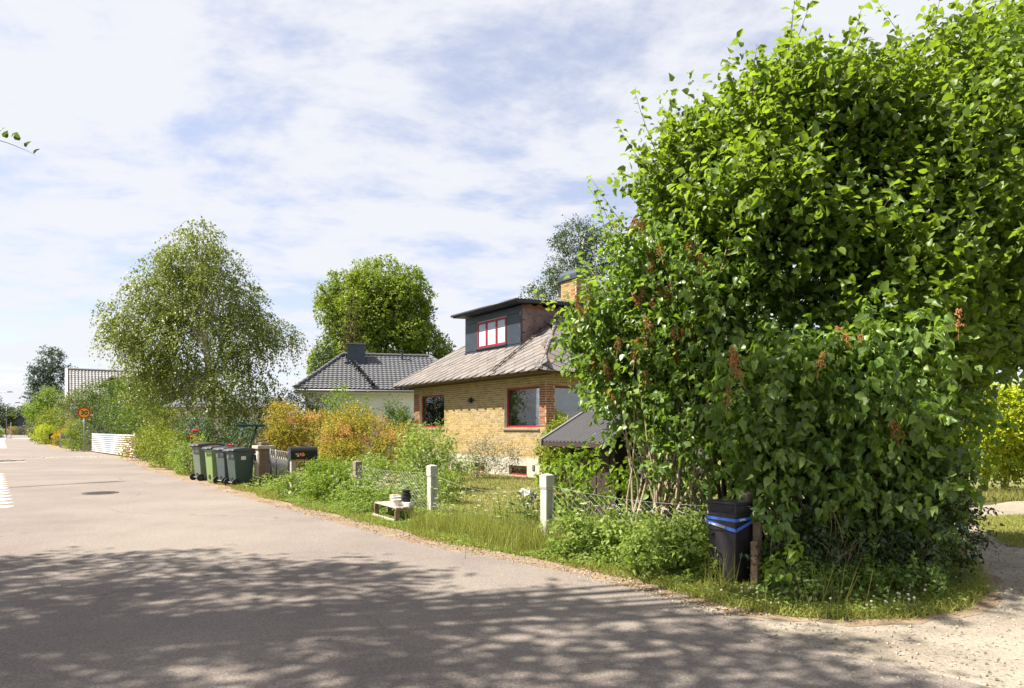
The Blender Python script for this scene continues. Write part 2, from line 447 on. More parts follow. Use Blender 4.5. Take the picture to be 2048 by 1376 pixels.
class MB:
    """Collects shapes for one mesh."""

    def __init__(self):
        self.v, self.f, self.a = [], [], []

    def add(self, vs, fs, var=0.0):
        o = len(self.v)
        self.v += [tuple(p) for p in vs]
        self.f += [tuple(i + o for i in f) for f in fs]
        self.a += [var] * len(vs)
        return self

    def box(self, a, b, var=0.0):
        x0, y0, z0 = a; x1, y1, z1 = b
        return self.add([(x0, y0, z0), (x1, y0, z0), (x1, y1, z0), (x0, y1, z0), (x0, y0, z1), (x1, y0, z1), (x1, y1, z1), (x0, y1, z1)],
                        [(0, 3, 2, 1), (4, 5, 6, 7), (0, 1, 5, 4), (1, 2, 6, 5), (2, 3, 7, 6), (3, 0, 4, 7)], var)

    def frustum(self, a, b, z0, z1):
        """a, b = (x0,y0,x1,y1) rectangles at z0 and z1."""
        return self.add([(a[0], a[1], z0), (a[2], a[1], z0), (a[2], a[3], z0), (a[0], a[3], z0), (b[0], b[1], z1), (b[2], b[1], z1), (b[2], b[3], z1), (b[0], b[3], z1)],
                        [(0, 3, 2, 1), (4, 5, 6, 7), (0, 1, 5, 4), (1, 2, 6, 5), (2, 3, 7, 6), (3, 0, 4, 7)])

    def prism(self, pts, axis, t0, t1, var=0.0):
        """Extrude a closed 2D outline along axis 'x','y' or 'z'."""
        n = len(pts)

        def put(p, t):
            return {"x": (t, p[0], p[1]), "y": (p[0], t, p[1]), "z": (p[0], p[1], t)}[axis]
        vs = [put(p, t0) for p in pts] + [put(p, t1) for p in pts]
        fs = [tuple(range(n - 1, -1, -1)), tuple(range(n, 2 * n))] + [(i, (i + 1) % n, n + (i + 1) % n, n + i) for i in range(n)]
        return self.add(vs, fs, var)

    def tube(self, pts, radii, n=6, cap=True):
        pts = [Vector(p) for p in pts]
        if not hasattr(radii, "__len__"): radii = [radii] * len(pts)
        vs, fs = [], []
        up = Vector((0.13, 0.29, 0.95))
        for i, p in enumerate(pts):
            d = (pts[min(i + 1, len(pts) - 1)] - pts[max(i - 1, 0)])
            d = d.normalized() if d.length > 1e-9 else Vector((0, 0, 1))
            s = d.cross(up)
            if s.length < 0.05: s = d.cross(Vector((1, 0, 0)))
            s.normalize(); t = s.cross(d)
            for k in range(n):
                a = 2 * math.pi * k / n
                vs.append(p + (s * math.cos(a) + t * math.sin(a)) * radii[i])
        for i in range(len(pts) - 1):
            for k in range(n):
                fs.append((i * n + k, i * n + (k + 1) % n, (i + 1) * n + (k + 1) % n, (i + 1) * n + k))
        if cap and n > 2:
            fs.append(tuple(range(n - 1, -1, -1)))
            fs.append(tuple((len(pts) - 1) * n + k for k in range(n)))
        return self.add(vs, fs)

    def lathe(self, prof, n=16, c=(0, 0, 0)):
        vs, fs = [], []
        for r, z in prof:
            for k in range(n):
                a = 2 * math.pi * k / n
                vs.append((c[0] + r * math.cos(a), c[1] + r * math.sin(a), c[2] + z))
        for i in range(len(prof) - 1):
            for k in range(n):
                fs.append((i * n + k, i * n + (k + 1) % n, (i + 1) * n + (k + 1) % n, (i + 1) * n + k))
        fs.append(tuple(range(n - 1, -1, -1)))
        fs.append(tuple((len(prof) - 1) * n + k for k in range(n)))
        return self.add(vs, fs)

    def mesh(self, name):
        me = bpy.data.meshes.new(name)
        me.from_pydata(self.v, [], self.f)
        if any(self.a):
            at = me.attributes.new("var", "FLOAT", "POINT")
            at.data.foreach_set("value", self.a)
        me.update()
        return me

    def build(self, name, material, parent=None, loc=None, rot=None, smooth=False, bevel=0.0):
        return link_mesh(name, self.mesh(name), material, parent, loc, rot, smooth, bevel)


# ---- fast leaf meshes
T_HEART = (np.array([(0, 0, 0), (0, .52, -.06), (0, 1.08, -.26), (-.26, -.03, .08), (-.43, .28, .17), (-.27, .68, .03), (.26, -.03, .08), (.43, .28, .15), (.27, .68, .0)]),
           [(0, 1, 4, 3), (1, 2, 5, 4), (0, 6, 7, 1), (1, 7, 8, 2)])
T_ROUND = (np.array([(0, 0, 0), (0, .5, -.07), (0, 1.1, -.30), (-.28, -.02, .10), (-.49, .40, .20), (-.33, .82, .0), (.30, .02, .06), (.47, .46, .16), (.28, .80, -.06)]),
           [(0, 1, 4, 3), (1, 2, 5, 4), (0, 6, 7, 1), (1, 7, 8, 2)])
T_OVATE = (np.array([(0, 0, 0), (-.30, .35, .08), (0, 1.0, -.1), (.30, .35, .08), (0, .45, -.02)]),
           [(0, 4, 1), (1, 4, 2), (0, 3, 4), (3, 2, 4)])
T_LANCE = (np.array([(0, 0, 0), (-.13, .4, .03), (0, 1.0, -.16), (.13, .4, .03)]), [(0, 3, 1), (1, 3, 2)])
T_LEAF = (np.array([(0, 0, 0), (-.36, .45, .10), (0, 1.0, -.05), (.36, .45, .10)]), [(0, 2, 1), (0, 3, 2)])
T_BLADE = (np.array([(-.5, 0, 0), (.5, 0, 0), (.32, .55, .0), (-.32, .55, 0), (0, 1.0, 0)]), [(0, 1, 2), (0, 2, 3), (3, 2, 4)])


def norm(a):
    return a / np.maximum(np.linalg.norm(a, axis=-1, keepdims=True), 1e-9)


def leaves_arrays(P, T, N, S, tmpl):
    T = norm(T)
    X = norm(np.cross(T, N))
    N2 = np.cross(X, T)
    tv = tmpl[0]
    S = np.asarray(S)
    if S.ndim == 1: S = np.stack([S, S, S], 1)
    co = P[:, None, :] + (tv[None, :, 0:1] * S[:, None, 0:1]) * X[:, None, :] + (tv[None, :, 1:2] * S[:, None, 1:2]) * T[:, None, :] + (tv[None, :, 2:3] * S[:, None, 2:3]) * N2[:, None, :]
    return co


def leaf_mesh(name, P, T, N, S, V, tmpl):
    co = leaves_arrays(P, T, N, S, tmpl)
    n, k = co.shape[0], co.shape[1]
    faces = np.array(tmpl[1])
    fl = faces.shape[1]
    idx = (np.arange(n)[:, None, None] * k + faces[None]).reshape(-1)
    nf = n * faces.shape[0]
    me = bpy.data.meshes.new(name)
    me.vertices.add(n * k)
    me.vertices.foreach_set("co", co.reshape(-1).astype(np.float32))
    me.loops.add(nf * fl)
    me.loops.foreach_set("vertex_index", idx.astype(np.int32))
    me.polygons.add(nf)
    me.polygons.foreach_set("loop_start", (np.arange(nf) * fl).astype(np.int32))
    me.polygons.foreach_set("loop_total", np.full(nf, fl, np.int32))
    at = me.attributes.new("var", "FLOAT", "POINT")
    at.data.foreach_set("value", np.repeat(V, k).astype(np.float32))
    me.update(calc_edges=True)
    return me


def unit(n):
    return norm(RNG.normal(size=(n, 3)))


def shoots(blobs, n, length, per, leafsize, up=0.3, shell=0.45, spread=0.6, droop=0.0, hang=0.3, zmin=0.02, lumps=0.14, out_tip=0.5, nrm_up=0.6, zbias=None, keep=None):
    """Leafy shoots spread through the outer part of a crown of overlapping ellipsoids."""
    B = np.asarray(blobs, float)
    w = (B[:, 3] * B[:, 4] + B[:, 4] * B[:, 5] + B[:, 3] * B[:, 5])
    w /= w.sum()
    P0, G0 = [], []
    need = n
    ph = RNG.uniform(0, 6.28, (4,))
    for _ in range(14):
        m = int(need * 1.6) + 16
        bi = RNG.choice(len(B), m, p=w)
        d = unit(m)
        r = 1 - shell * RNG.random(m) ** 1.4
        lump = 1 + lumps * (np.sin(5.1 * d[:, 0] + 3.3 * d[:, 2] + ph[0] + bi) + np.sin(6.3 * d[:, 1] - 4.7 * d[:, 2] + ph[1] + 2 * bi)) * 0.6 + lumps * 0.5 * np.sin(11 * d[:, 0] + 9 * d[:, 2] + ph[2])
        p = B[bi, :3] + d * (r * lump)[:, None] * B[bi, 3:6]
        dn = norm(d / B[bi, 3:6])
        q = np.min(np.linalg.norm((p[:, None, :] - B[None, :, :3]) / B[None, :, 3:6], axis=2), axis=1)
        ok = (q > 0.5) & (p[:, 2] > zmin)
        if zbias is not None:
            ok &= RNG.random(m) < zbias(p)
        P0.append(p[ok]); G0.append(dn[ok])
        need -= int(ok.sum())
        if need <= 0: break
    p = np.concatenate(P0)[:n]; g = np.concatenate(G0)[:n]
    if keep is not None:
        k_ = keep(p); p, g = p[k_], g[k_]
    n = len(p)
    outw = g.copy()
    g = norm(g * 0.8 + np.array([0, 0, up]) + spread * RNG.normal(size=(n, 3)) * 0.6)
    L = length * RNG.uniform(0.55, 1.25, n)
    sv = RNG.random(n)
    t = (np.arange(per) + 0.5) / per
    pos = p[:, None, :] + g[:, None, :] * (L[:, None] * t[None])[:, :, None]
    pos[:, :, 2] -= droop * (L[:, None] * (t[None] ** 2))
    pos = pos.reshape(-1, 3)
    G = np.repeat(g, per, 0); O = np.repeat(outw, per, 0)
    N_ = len(pos)
    side = unit(N_)
    T = norm(G * out_tip + side * 0.8 - np.array([0, 0, 1.0]) * hang)
    Nn = norm(np.array([0, 0, 1.0]) * nrm_up + O * 0.5 + RNG.normal(size=(N_, 3)) * 0.6)
    S0 = leafsize * RNG.uniform(0.45, 1.25, N_)
    S = np.stack([S0 * RNG.uniform(.75, 1.1, N_), S0, S0 * RNG.uniform(.1, 2.3, N_)], 1)
    V = np.clip(np.repeat(sv, per) * 0.55 + RNG.random(N_) * 0.45, 0, 0.999)
    pos += side * (leafsize * 0.25)
    msk = pos[:, 2] > zmin * 0.5
    return pos[msk], T[msk], Nn[msk], S[msk], V[msk]


def bezier(a, b, bulge, n=7):
    a, b = Vector(a), Vector(b)
    m = (a + b) / 2 + Vector(bulge)
    return [(a * (1 - t) ** 2 + m * 2 * t * (1 - t) + b * t * t) for t in [i / (n - 1) for i in range(n)]]


def tree(name, label, cat, base, blobs, n, length, per, size, lm, trunk_r, bark="bark", tmpl=T_LEAF, group=None, limbs=6, fork=0.35, **kw):
    """One tree: tapered trunk, limbs to the crown's lobes, and a crown of leafy shoots."""
    t = thing(name, label, cat, base, group=group)
    bx, by, bz = base
    B = np.asarray(blobs, float).copy()
    zt = (B[:, 2] + B[:, 5] * 0.5).max() - bz
    L = B.copy(); L[:, 0] -= bx; L[:, 1] -= by; L[:, 2] -= bz
    cx, cy = np.average(L[:, 0], weights=L[:, 3]), np.average(L[:, 1], weights=L[:, 3])
    mb = MB()
    pts = [(0, 0, -0.05)] + [(cx * f ** 1.5 + random.uniform(-.02, .02) * zt, cy * f ** 1.5, zt * f) for f in (0.12, 0.3, 0.5, 0.7, 0.95)]
    mb.tube(pts, [trunk_r * 1.25, trunk_r, trunk_r * .85, trunk_r * .65, trunk_r * .4, trunk_r * .08], 9)
    mb.build("trunk", M[bark], t, smooth=True)
    if limbs:
        mb = MB()
        for i in range(limbs):
            b = L[i % len(L)]
            f = random.uniform(fork, 0.75)
            a = (cx * f ** 1.5, cy * f ** 1.5, zt * f)
            d = unit(1)[0]
            e = (b[0] + d[0] * b[3] * .75, b[1] + d[1] * b[4] * .75, max(zt * .15, b[2] + d[2] * b[5] * .6))
            mb.tube(bezier(a, e, (0, 0, 0.1 * zt)), [trunk_r * .4 * (1 - .85 * k / 6) for k in range(7)], 5)
        mb.build("branches", M[bark], t, smooth=True)["kind"] = "stuff"
    P, T, N, S, V = shoots(L, n, length, per, size, **kw)
    o = link_mesh("crown", leaf_mesh("crown", P, T, N, S, V, tmpl), M[lm], t)
    o["kind"] = "stuff"
    return t


def shrub(name, label, cat, base, blobs, n, length, per, size, lm, tmpl=T_LEAF, group=None, stems=5, bark="bark_l", sr=0.02, **kw):
    t = thing(name, label, cat, base, group=group)
    L = np.asarray(blobs, float).copy()
    L[:, 0] -= base[0]; L[:, 1] -= base[1]
    mb = MB()
    for i in range(stems):
        b = L[i % len(L)]
        e = (b[0] + random.uniform(-.6, .6) * b[3], b[1] + random.uniform(-.6, .6) * b[4], b[2] + b[5] * random.uniform(.2, .7))
        a = (b[0] * .35 + random.uniform(-.15, .15), b[1] * .35 + random.uniform(-.15, .15), -0.03)
        mb.tube(bezier(a, e, (random.uniform(-.1, .1), random.uniform(-.1, .1), .1)), [sr * (1 - .8 * k / 6) for k in range(7)], 5)
    if stems:
        mb.build("stems", M[bark], t, smooth=True)["kind"] = "stuff"
    P, T, N, S, V = shoots(L, n, length, per, size, **kw)
    o = link_mesh("foliage", leaf_mesh("foliage", P, T, N, S, V, tmpl), M[lm], t)
    o["kind"] = "stuff"
    return t


def wobble(pts, step=0.35, amp=0.05, closed=True, seed=1):
    rr = random.Random(seed)
    out = []
    n = len(pts)
    for i in range(n if closed else n - 1):
        a, b = Vector(pts[i]), Vector(pts[(i + 1) % n])
        ln = (b - a).length
        k = max(1, min(60, int(ln / step)))
        for j in range(k):
            p = a.lerp(b, j / k)
            s = min(1.0, 0.3 + ln / 6)
            out.append((p.x + rr.uniform(-amp, amp) * s, p.y + rr.uniform(-amp, amp) * s))
    return out


def sheet(name, pts, z, material, amp=0.0, step=0.35, kind="structure", seed=1, parent=None):
    if amp: pts = wobble(pts, step, amp, True, seed)
    me = bpy.data.meshes.new(name)
    me.from_pydata([(p[0], p[1], z) for p in pts], [], [tuple(range(len(pts)))])
    me.update()
    if me.polygons[0].normal.z < 0: me.flip_normals()
    o = link_mesh(name, me, material, parent)
    if kind: o["kind"] = kind
    return o

# ================================================================== the ground
sheet("ground", [(-700, -300), (700, -300), (700, 900), (-700, 900)], 0.0, M["soil"])
ROAD_R = [(3.7, -6), (3.6, 1.0), (3.4, 3.0), (2.9, 4.2), (2.755, 4.43), (2.35, 4.74), (2.18, 4.89), (1.88, 5.46), (1.33, 6.56), (0.59, 7.58), (-0.15, 8.3), (-1.34, 9.45), (-3.4, 12.1), (-5.9, 15.3), (-8.8, 19.3),
          (-13.6, 25.7), (-19.3, 34.1), (-28.1, 45.5), (-36.5, 54), (-44.5, 65), (-66.5, 95), (-118, 168), (-135, 190)]
ROAD_L = [(-150, 200), (-86, 115), (-66, 88), (-41, 54.6), (-36, 42), (-27, 26), (-18, 8), (-10, -6)]


def edge_x(y):
    return float(np.interp(y, [p[1] for p in ROAD_R], [p[0] for p in ROAD_R]))


FU = Vector((0.597, -0.802, 0))           # along the garden fence, towards the camera
FV = Vector((0.802, 0.597, 0))            # into the garden
POST2 = Vector((0.48, 9.37, 0))


def fence_x(y):
    return POST2.x - 0.7444 * (y - POST2.y)


road_pts = wobble(ROAD_R, 0.25, 0.07, False, 3) + ROAD_L
sheet("road", road_pts, 0.014, M["asphalt"])
sheet("pavement", [(-40.4, 54.6), (-65.4, 88), (-85.2, 115), (-92, 115), (-72, 88), (-52, 54.6)], 0.019, M["pavement"])
shoulder = [(x + 0.4 + 0.02 * y, y) for x, y in ROAD_R[7:22]][::-1]
sheet("gravel_shoulder", [(x - 0.3, y) for x, y in ROAD_R[7:22]] + shoulder, 0.006, M["dirt"], 0.12, 0.3, seed=5)
sheet("driveway", [(3.3, -6), (3.1, 2.0), (2.0, 4.4), (1.2, 6.4), (1.9, 6.5), (2.3, 6.2), (2.75, 6.1), (3.34, 6.1), (3.8, 6.4), (4.4, 7.1), (5.2, 8.4), (6.0, 10.0), (7.0, 11.4), (8.6, 13.2), (10.5, 14.6), (15, 16.5), (22, 17), (24, 5), (18, -6)],
      0.010, M["gravel"], 0.12, 0.3, seed=8)
sheet("grass_strip", [(6.7, 9.2), (7.45, 10.9), (8.15, 12.2), (9.6, 12.6), (9.2, 11.4), (8.6, 10.4), (7.6, 8.6)], 0.016, M["lawn"], 0.12, 0.3, seed=9)
sheet("lawn", [(-2.6, 14.4), (0.9, 9.9), (1.5, 10.4), (3.0, 12.2), (5.0, 13.5), (7.4, 14.2), (9.5, 15.2), (20, 19), (22, 40), (-2, 45), (-9, 30), (-8, 22)], 0.004, M["lawn"])

# ---- markings, covers and the small island in the road
for k in range(15):
    f = k / 14
    y0 = 13.6 + 10.0 * f
    x0 = -0.7352 * y0 - 0.1 + (0.0 if k else 0)
    bar = sheet("lane_marking", [(x0 - 1.6, y0 + 0.06), (x0 - 0.02 * k, y0), (x0 - 0.06 - 0.02 * k, y0 + 0.36), (x0 - 1.66, y0 + 0.42)], 0.019, M["marking"], kind="structure", amp=0.012, step=0.2, seed=40 + k)
sheet("edge_line", [(-25.9, 29.0), (-23.3, 32.6), (-23.4, 32.95), (-26.1, 29.4)], 0.019, M["marking"], 0.02, 0.4)
sheet("stop_line", [(-76.5, 112), (-70.5, 103), (-72.6, 103), (-82.5, 112)], 0.019, M["marking"])
isl = thing("traffic_island", "small wedge of setts behind a white line at the road's far edge", "traffic island", (-24.9, 32.6, 0.014))
MB().prism([(-1.7, -2.4), (1.2, 0.55), (0.2, 1.15), (-2.6, -0.4)], "z", 0, 0.05).build("island_base", M["mortar"], isl)
mb = MB()
rr = random.Random(4)
for i in range(14):
    for j in range(9):
        x = -2.5 + i * 0.26 + (j % 2) * .1; y = -2.2 + j * 0.34
        if y < x * 1.02 - 0.72 and False: continue
        if (y - (-2.4) > 1.017 * (x + 1.7) - 0.1) and (y < -0.4 + 0.55 * (x + 2.6)) and y > -2.1 and y < 0.95:
            mb.box((x, y, 0.04), (x + 0.22, y + 0.28, 0.065 + rr.uniform(0, .02)), rr.random())
o = mb.build("setts", M["pebble"], isl); o["kind"] = "stuff"
mc = thing("manhole_cover", "round iron manhole cover sunk in the sunlit asphalt", "manhole cover", (-10.1, 16.75, 0.014))
MB().lathe([(0.40, 0), (0.40, 0.012), (0.34, 0.014), (0.34, 0.006), (0.32, 0.006), (0.32, 0.012), (0.0, 0.012)], 28).build("cover_ring", M["iron"], mc)
mb = MB()
for i in range(-4, 5):
    w = math.sqrt(max(0, .29 ** 2 - (i * .065) ** 2))
    mb.box((-w, i * .065 - .015, .0125), (w, i * .065 + .015, .020))
mb.build("cover_ribs", M["iron"], mc)["kind"] = "stuff"
mb = MB()
mb.prism([(-14.6, 17.7), (-13.7, 18.05), (-12.6, 19.4), (-11.9, 20.1), (-11.6, 20.55), (-11.95, 20.5), (-12.35, 20.05), (-12.7, 19.45), (-13.75, 18.12)], "z", 0.0155, 0.018)
tag(mb.build("tar_seam", M["tar"]), "dark tar seam running across the sunlit asphalt behind the manhole cover", "road repair")
mb = MB()
rr = random.Random(9)
for k in range(26):
    y = 37.5 + rr.uniform(-.5, .5); x = -26.6 + k * 0.155 + rr.uniform(-.05, .05)
    s = rr.uniform(.05, .14)
    mb.box((x, y, .014), (x + s, y + s * 2, .019 + rr.uniform(0, .03)), rr.random())
tag(mb.build("worn_road_patch", M["marking"]), "line of pale worn chips across the far road", "road repair", kind="stuff")

# ================================================================== the yellow brick house
HR = math.atan2(-0.82, 0.572)
HC = (1.07, 21.5, 0.0)
house = thing("brick_house", "low yellow brick house with slate hip roof and dark metal dormer", "house", HC, HR)
HM = Matrix.Translation(HC) @ Matrix.Rotation(HR, 4, "Z")


def cam_dist(p):
    return ((HM @ Vector(p)) - Vector((0, 0, 1.6))).length


def wall_cells(mb, u0, u1, z0, z1, openings, d0, d1, axis):
    us = sorted({u0, u1, *[v for o in openings for v in o[:2]]})
    zs = sorted({z0, z1, *[v for o in openings for v in o[2:]]})
    for i in range(len(us) - 1):
        for j in range(len(zs) - 1):
            um, zm = (us[i] + us[i + 1]) / 2, (zs[j] + zs[j + 1]) / 2
            if any(o[0] < um < o[1] and o[2] < zm < o[3] for o in openings): continue
            if axis == "x": mb.box((us[i], d0, zs[j]), (us[i + 1], d1, zs[j + 1]))
            else: mb.box((d0, us[i], zs[j]), (d1, us[i + 1], zs[j + 1]))


W1 = (-8.64, -6.52, 1.62, 2.96)
W2 = (-2.33, -0.34, 1.62, 2.97)
WR = (0.35, 2.45, 1.62, 2.97)
mb = MB()
wall_cells(mb, -9.15, 0, 0.64, 3.42, [W1, W2], 0.0, 0.22, "x")
wall_cells(mb, 0.22, 7.9, 0.64, 3.42, [WR], -0.22, 0.0, "y")
mb.box((-9.15, 0.22, 0.64), (-8.93, 7.9, 3.42)); mb.box((-8.93, 7.68, 0.64), (-0.22, 7.9, 3.42))
hwall = mb.build("wall", M["mortar"], house)
mb = MB()
B1, B2 = (-4.45, -3.55, 0.05, 0.36), (-2.02, -0.98, 0.04, 0.37)
wall_cells(mb, -9.17, 0.02, -0.1, 0.64, [B1, B2], -0.03, 0.2, "x")
mb.box((-0.2, 0.2, -0.1), (0.02, 7.92, 0.64)); mb.box((-9.17, 0.2, -0.1), (-9.0, 7.92, 0.64))
mb.build("foundation", M["concrete"], house)
mb = MB()
mb.box((-8.93, 0.22, 0.80), (-0.22, 7.68, 0.86)); mb.box((-8.93, 0.22, 3.34), (-0.22, 7.68, 3.40)); mb.box((-8.93, 3.9, 0.86), (-0.22, 4.0, 3.34)); mb.box((-5.0, 0.22, .86), (-4.9, 3.9, 3.34))
mb.build("room", M["room"], house)

# bricks: courses of stretchers and headers, each with its own joint
COURSE, LB, HB = 0.0772, 0.25, 0.125
bricks = []                                                     # (face, u, z, width, red)
rr = random.Random(21)
nrow = int((3.38 - 0.65) / COURSE)
for face, u0, u1, ops in (("f", -9.15, 0.0, [W1, W2]), ("r", 0.0, 7.9, [WR])):
    for r in range(nrow):
        z = 0.645 + r * COURSE
        u = u0 - rr.choice([0, .0625, .125, .1875])
        cuts = [(u0, u1)]
        for o in ops:
            if o[2] < z + 0.035 < o[3]:
                cuts = [c for a, b in cuts for c in ((a, min(b, o[0])), (max(a, o[1]), b)) if c[1] - c[0] > 0.03]
        k = rr.randrange(3)
        while u < u1:
            w = HB if k % 3 == 2 else LB
            k += 1
            for a, b in cuts:
                x0, x1 = max(u, a), min(u + w, b)
                if x1 - x0 > 0.045:
                    xm = (x0 + x1) / 2
                    red = 1.58 < z < 2.99 and ((face == "f" and (xm > -0.34 or xm < -8.64)) or (face == "r" and xm < 0.35))
                    if face == "r" and xm > 3.2: continue
                    bricks.append((face, xm, z + 0.034, x1 - x0 - 0.017, red))
            u += w


def brick_mesh(name, face):
    mb = MB()
    if face == "f": mb.box((-.5, -.008, -.0305), (.5, .01, .0305))
    else: mb.box((-.01, -.5, -.0305), (.008, .5, .0305))
    return mb.mesh(name)


bm = {}
for f in "fr":
    for red in (False, True):
        me = brick_mesh("brick", f)
        me.materials.append(M["brick_r" if red else "brick_y"])
        bm[(f, red)] = me
bricks.sort(key=lambda b: cam_dist((b[1], 0, b[2]) if b[0] == "f" else (0, b[1], b[2])) + (3.0 if b[0] == "r" and b[1] > 0.4 else 0))
for f, u, z, w, red in bricks[:300]:
    o = bpy.data.objects.new("brick", bm[(f, red)])
    COL.objects.link(o)
    o.parent = hwall
    o.location = (u, rr.uniform(-.003, .002), z) if f == "f" else (rr.uniform(-.002, .003), u, z)
    o.scale = (w, 1, 1) if f == "f" else (1, w, 1)
for red in (False, True):
    mb = MB()
    for f, u, z, w, rd in bricks[300:]:
        if rd != red: continue
        d = rr.uniform(-.003, .002)
        if f == "f": mb.box((u - w / 2, -.008 + d, z - .0305), (u + w / 2, .01, z + .0305), rr.random())
        else: mb.box((-.01, u - w / 2, z - .0305), (.008 - d, u + w / 2, z + .0305), rr.random())
    mb.build("bricks", M["brick_r" if red else "brick_y"], hwall)["kind"] = "stuff"


def house_window(name, u0, u1, z0, z1, axis, depth=0.12, fw=0.07, mull=(), frame="redpaint", glass="glass", sill=True, label=None, lower_only=False):
    """Frame bars, glass behind them, a metal sill; built in the wall's opening."""
    mb = MB()

    def bar(a0, a1, b0, b1, d0=0.0, d1=0.06):
        if axis == "x": mb.box((a0, depth + d0, b0), (a1, depth + d1, b1))
        else: mb.box((-depth - d1, a0, b0), (-depth - d0, a1, b1))
    bar(u0, u1, z0, z0 + fw); bar(u0, u1, z1 - fw, z1)
    bar(u0, u0 + fw, z0 + fw, z1 - fw); bar(u1 - fw, u1, z0 + fw, z1 - fw)
    for m in mull: bar(m - fw * .6, m + fw * .6, z0 + fw, z1 - fw)
    w = mb.build(name, M[frame], house, bevel=0.006)
    if label: w["label"] = label
    xs = [u0 + fw] + [v for m in mull for v in (m - fw * .6, m + fw * .6)] + [u1 - fw]
    for i in range(0, len(xs), 2):
        mb = MB()
        if axis == "x": mb.box((xs[i], depth + .025, z0 + fw), (xs[i + 1], depth + .031, z1 - fw))
        else: mb.box((-depth - .031, xs[i], z0 + fw), (-depth - .025, xs[i + 1], z1 - fw))
        mb.build("pane", M[glass], w)
    if sill:
        mb = MB()
        if axis == "x": mb.prism([(depth, z0), (-.06, z0 - .045), (-.06, z0 - .08), (depth, z0 - .05)], "x", u0 - .05, u1 + .02)
        else: mb.prism([(-depth, z0), (.06, z0 - .045), (.06, z0 - .08), (-depth, z0 - .05)], "y", u0 - .02, u1 + .05)
        mb.build("sill", M["sill"], w)
    return w


house_window("window", W1[0], W1[1], W1[2], W1[3], "x")
house_window("window", W2[0], W2[1], W2[2], W2[3], "x")
house_window("window", WR[0], WR[1], WR[2], WR[3], "y")
house_window("basement_window", B1[0], B1[1], B1[2], B1[3], "x", 0.06, 0.05, sill=False)
house_window("basement_window", B2[0], B2[1], B2[2], B2[3], "x", 0.06, 0.05, sill=False)


def curtain(x0, x1, m, y=0.34):
    mb = MB()
    n = max(6, int((x1 - x0) / .03))
    vs = [(x0 + (x1 - x0) * i / n, y + .025 * math.sin(i * 1.7), z) for z in (0.95, 3.2) for i in range(n + 1)]
    mb.add(vs, [(i, i + 1, n + 2 + i, n + 1 + i) for i in range(n)])
    return mb.build("curtain", M[m], house)


curtain(-8.62, -8.2, "curtain"); curtain(-6.95, -6.5, "curtain"); curtain(-2.3, -2.05, "curtain"); curtain(-1.95, -1.62, "curtain")
mb = MB()
mb.box((-2.33, 0.24, 1.58), (-0.34, 0.5, 1.62)); mb.box((-8.64, 0.24, 1.58), (-6.52, 0.5, 1.62))
mb.build("inner_sill", M["white"], house)
for x in (-0.95, -0.6):
    p = thing("pot_plant", ("small potted plant in the window, farther from the red brick corner", "small potted plant in the window, closest to the red brick corner")[x > -.8], "pot plant", HM @ Vector((x, 0.38, 1.62)), group="pot plants on the inner window sill")
    MB().lathe([(.06, 0), (.085, .13), (.075, .13), (.07, .1)], 12).build("pot", M["whitepot"], p)
    P, T, N, S, V = shoots([(0, 0, .26, .12, .12, .14)], 24, .08, 4, .07, zmin=.1)
    link_mesh("leaves", leaf_mesh("leaves", P, T, N, S, V, T_LEAF), M["l_mid"], p)["kind"] = "stuff"

# wall lamp, plaque
mb = MB()
mb.box((-4.55, -.05, 2.55), (-4.40, 0.0, 2.73)); mb.box((-4.53, -.12, 2.57), (-4.42, -.05, 2.71))
mb.box((-4.70, -.05, 2.61), (-4.57, -.02, 2.67)); mb.box((-4.38, -.05, 2.61), (-4.25, -.02, 2.67))
mb.build("wall_lamp", M["darkmetal"], house)
mb = MB(); mb.box((-0.66, -.05, .24), (-0.54, -.03, .42))
pl = mb.build("wall_plate", M["darkmetal"], house, bevel=.004)
mb = MB()
for q in range(3): mb.box((-.64, -.053, .27 + q * .05), (-.56, -.05, .295 + q * .05))
mb.build("plate_mark", M["steel"], pl)

# roof
TP = 0.74
CP, SP = math.cos(math.atan(TP)), math.sin(math.atan(TP))
EX0, EX1, EY0, EY1, EZ = -9.7, 0.55, -0.66, 8.34, 3.41
RZ = EZ + 4.5 * TP
mb = MB()
c = [(EX0, EY0, EZ), (EX1, EY0, EZ), (EX1, EY1, EZ), (EX0, EY1, EZ), (EX0 + 4.5, 3.95, RZ), (EX1 - 4.5, 3.95, RZ)]
mb.add(c, [(0, 1, 5, 4), (1, 2, 5), (2, 3, 4, 5), (3, 0, 4)])
hroof = mb.build("roof", M["slate"], house)
mb = MB()
mb.box((EX0 + .02, EY0 + .02, EZ - .06), (EX1 - .02, EY1 - .02, EZ - .035))
mb.build("soffit", M["soffit"], house)
for (a, b) in (((EX0, EY0), (EX1, EY0)), ((EX1, EY0), (EX1, EY1)), ((EX0, EY0), (EX0, EY1))):
    mb = MB()
    mb.tube([(a[0], a[1], EZ - .045), (b[0], b[1], EZ - .045)], .055, 8)
    mb.build("gutter", M["brownmetal"], house, smooth=True)
DX0, DX1, DY0, DY1 = -6.33, -2.52, 0.86, 3.25
SA, SB = 0.28, 0.235


def slate_poly(a=SA, b=SB):
    return [(-.045, -b), (.045, -b), (a - .03, -.045), (a - .03, .03), (.03, b), (-.03, b), (-a + .03, .03), (-a + .03, -.045)]


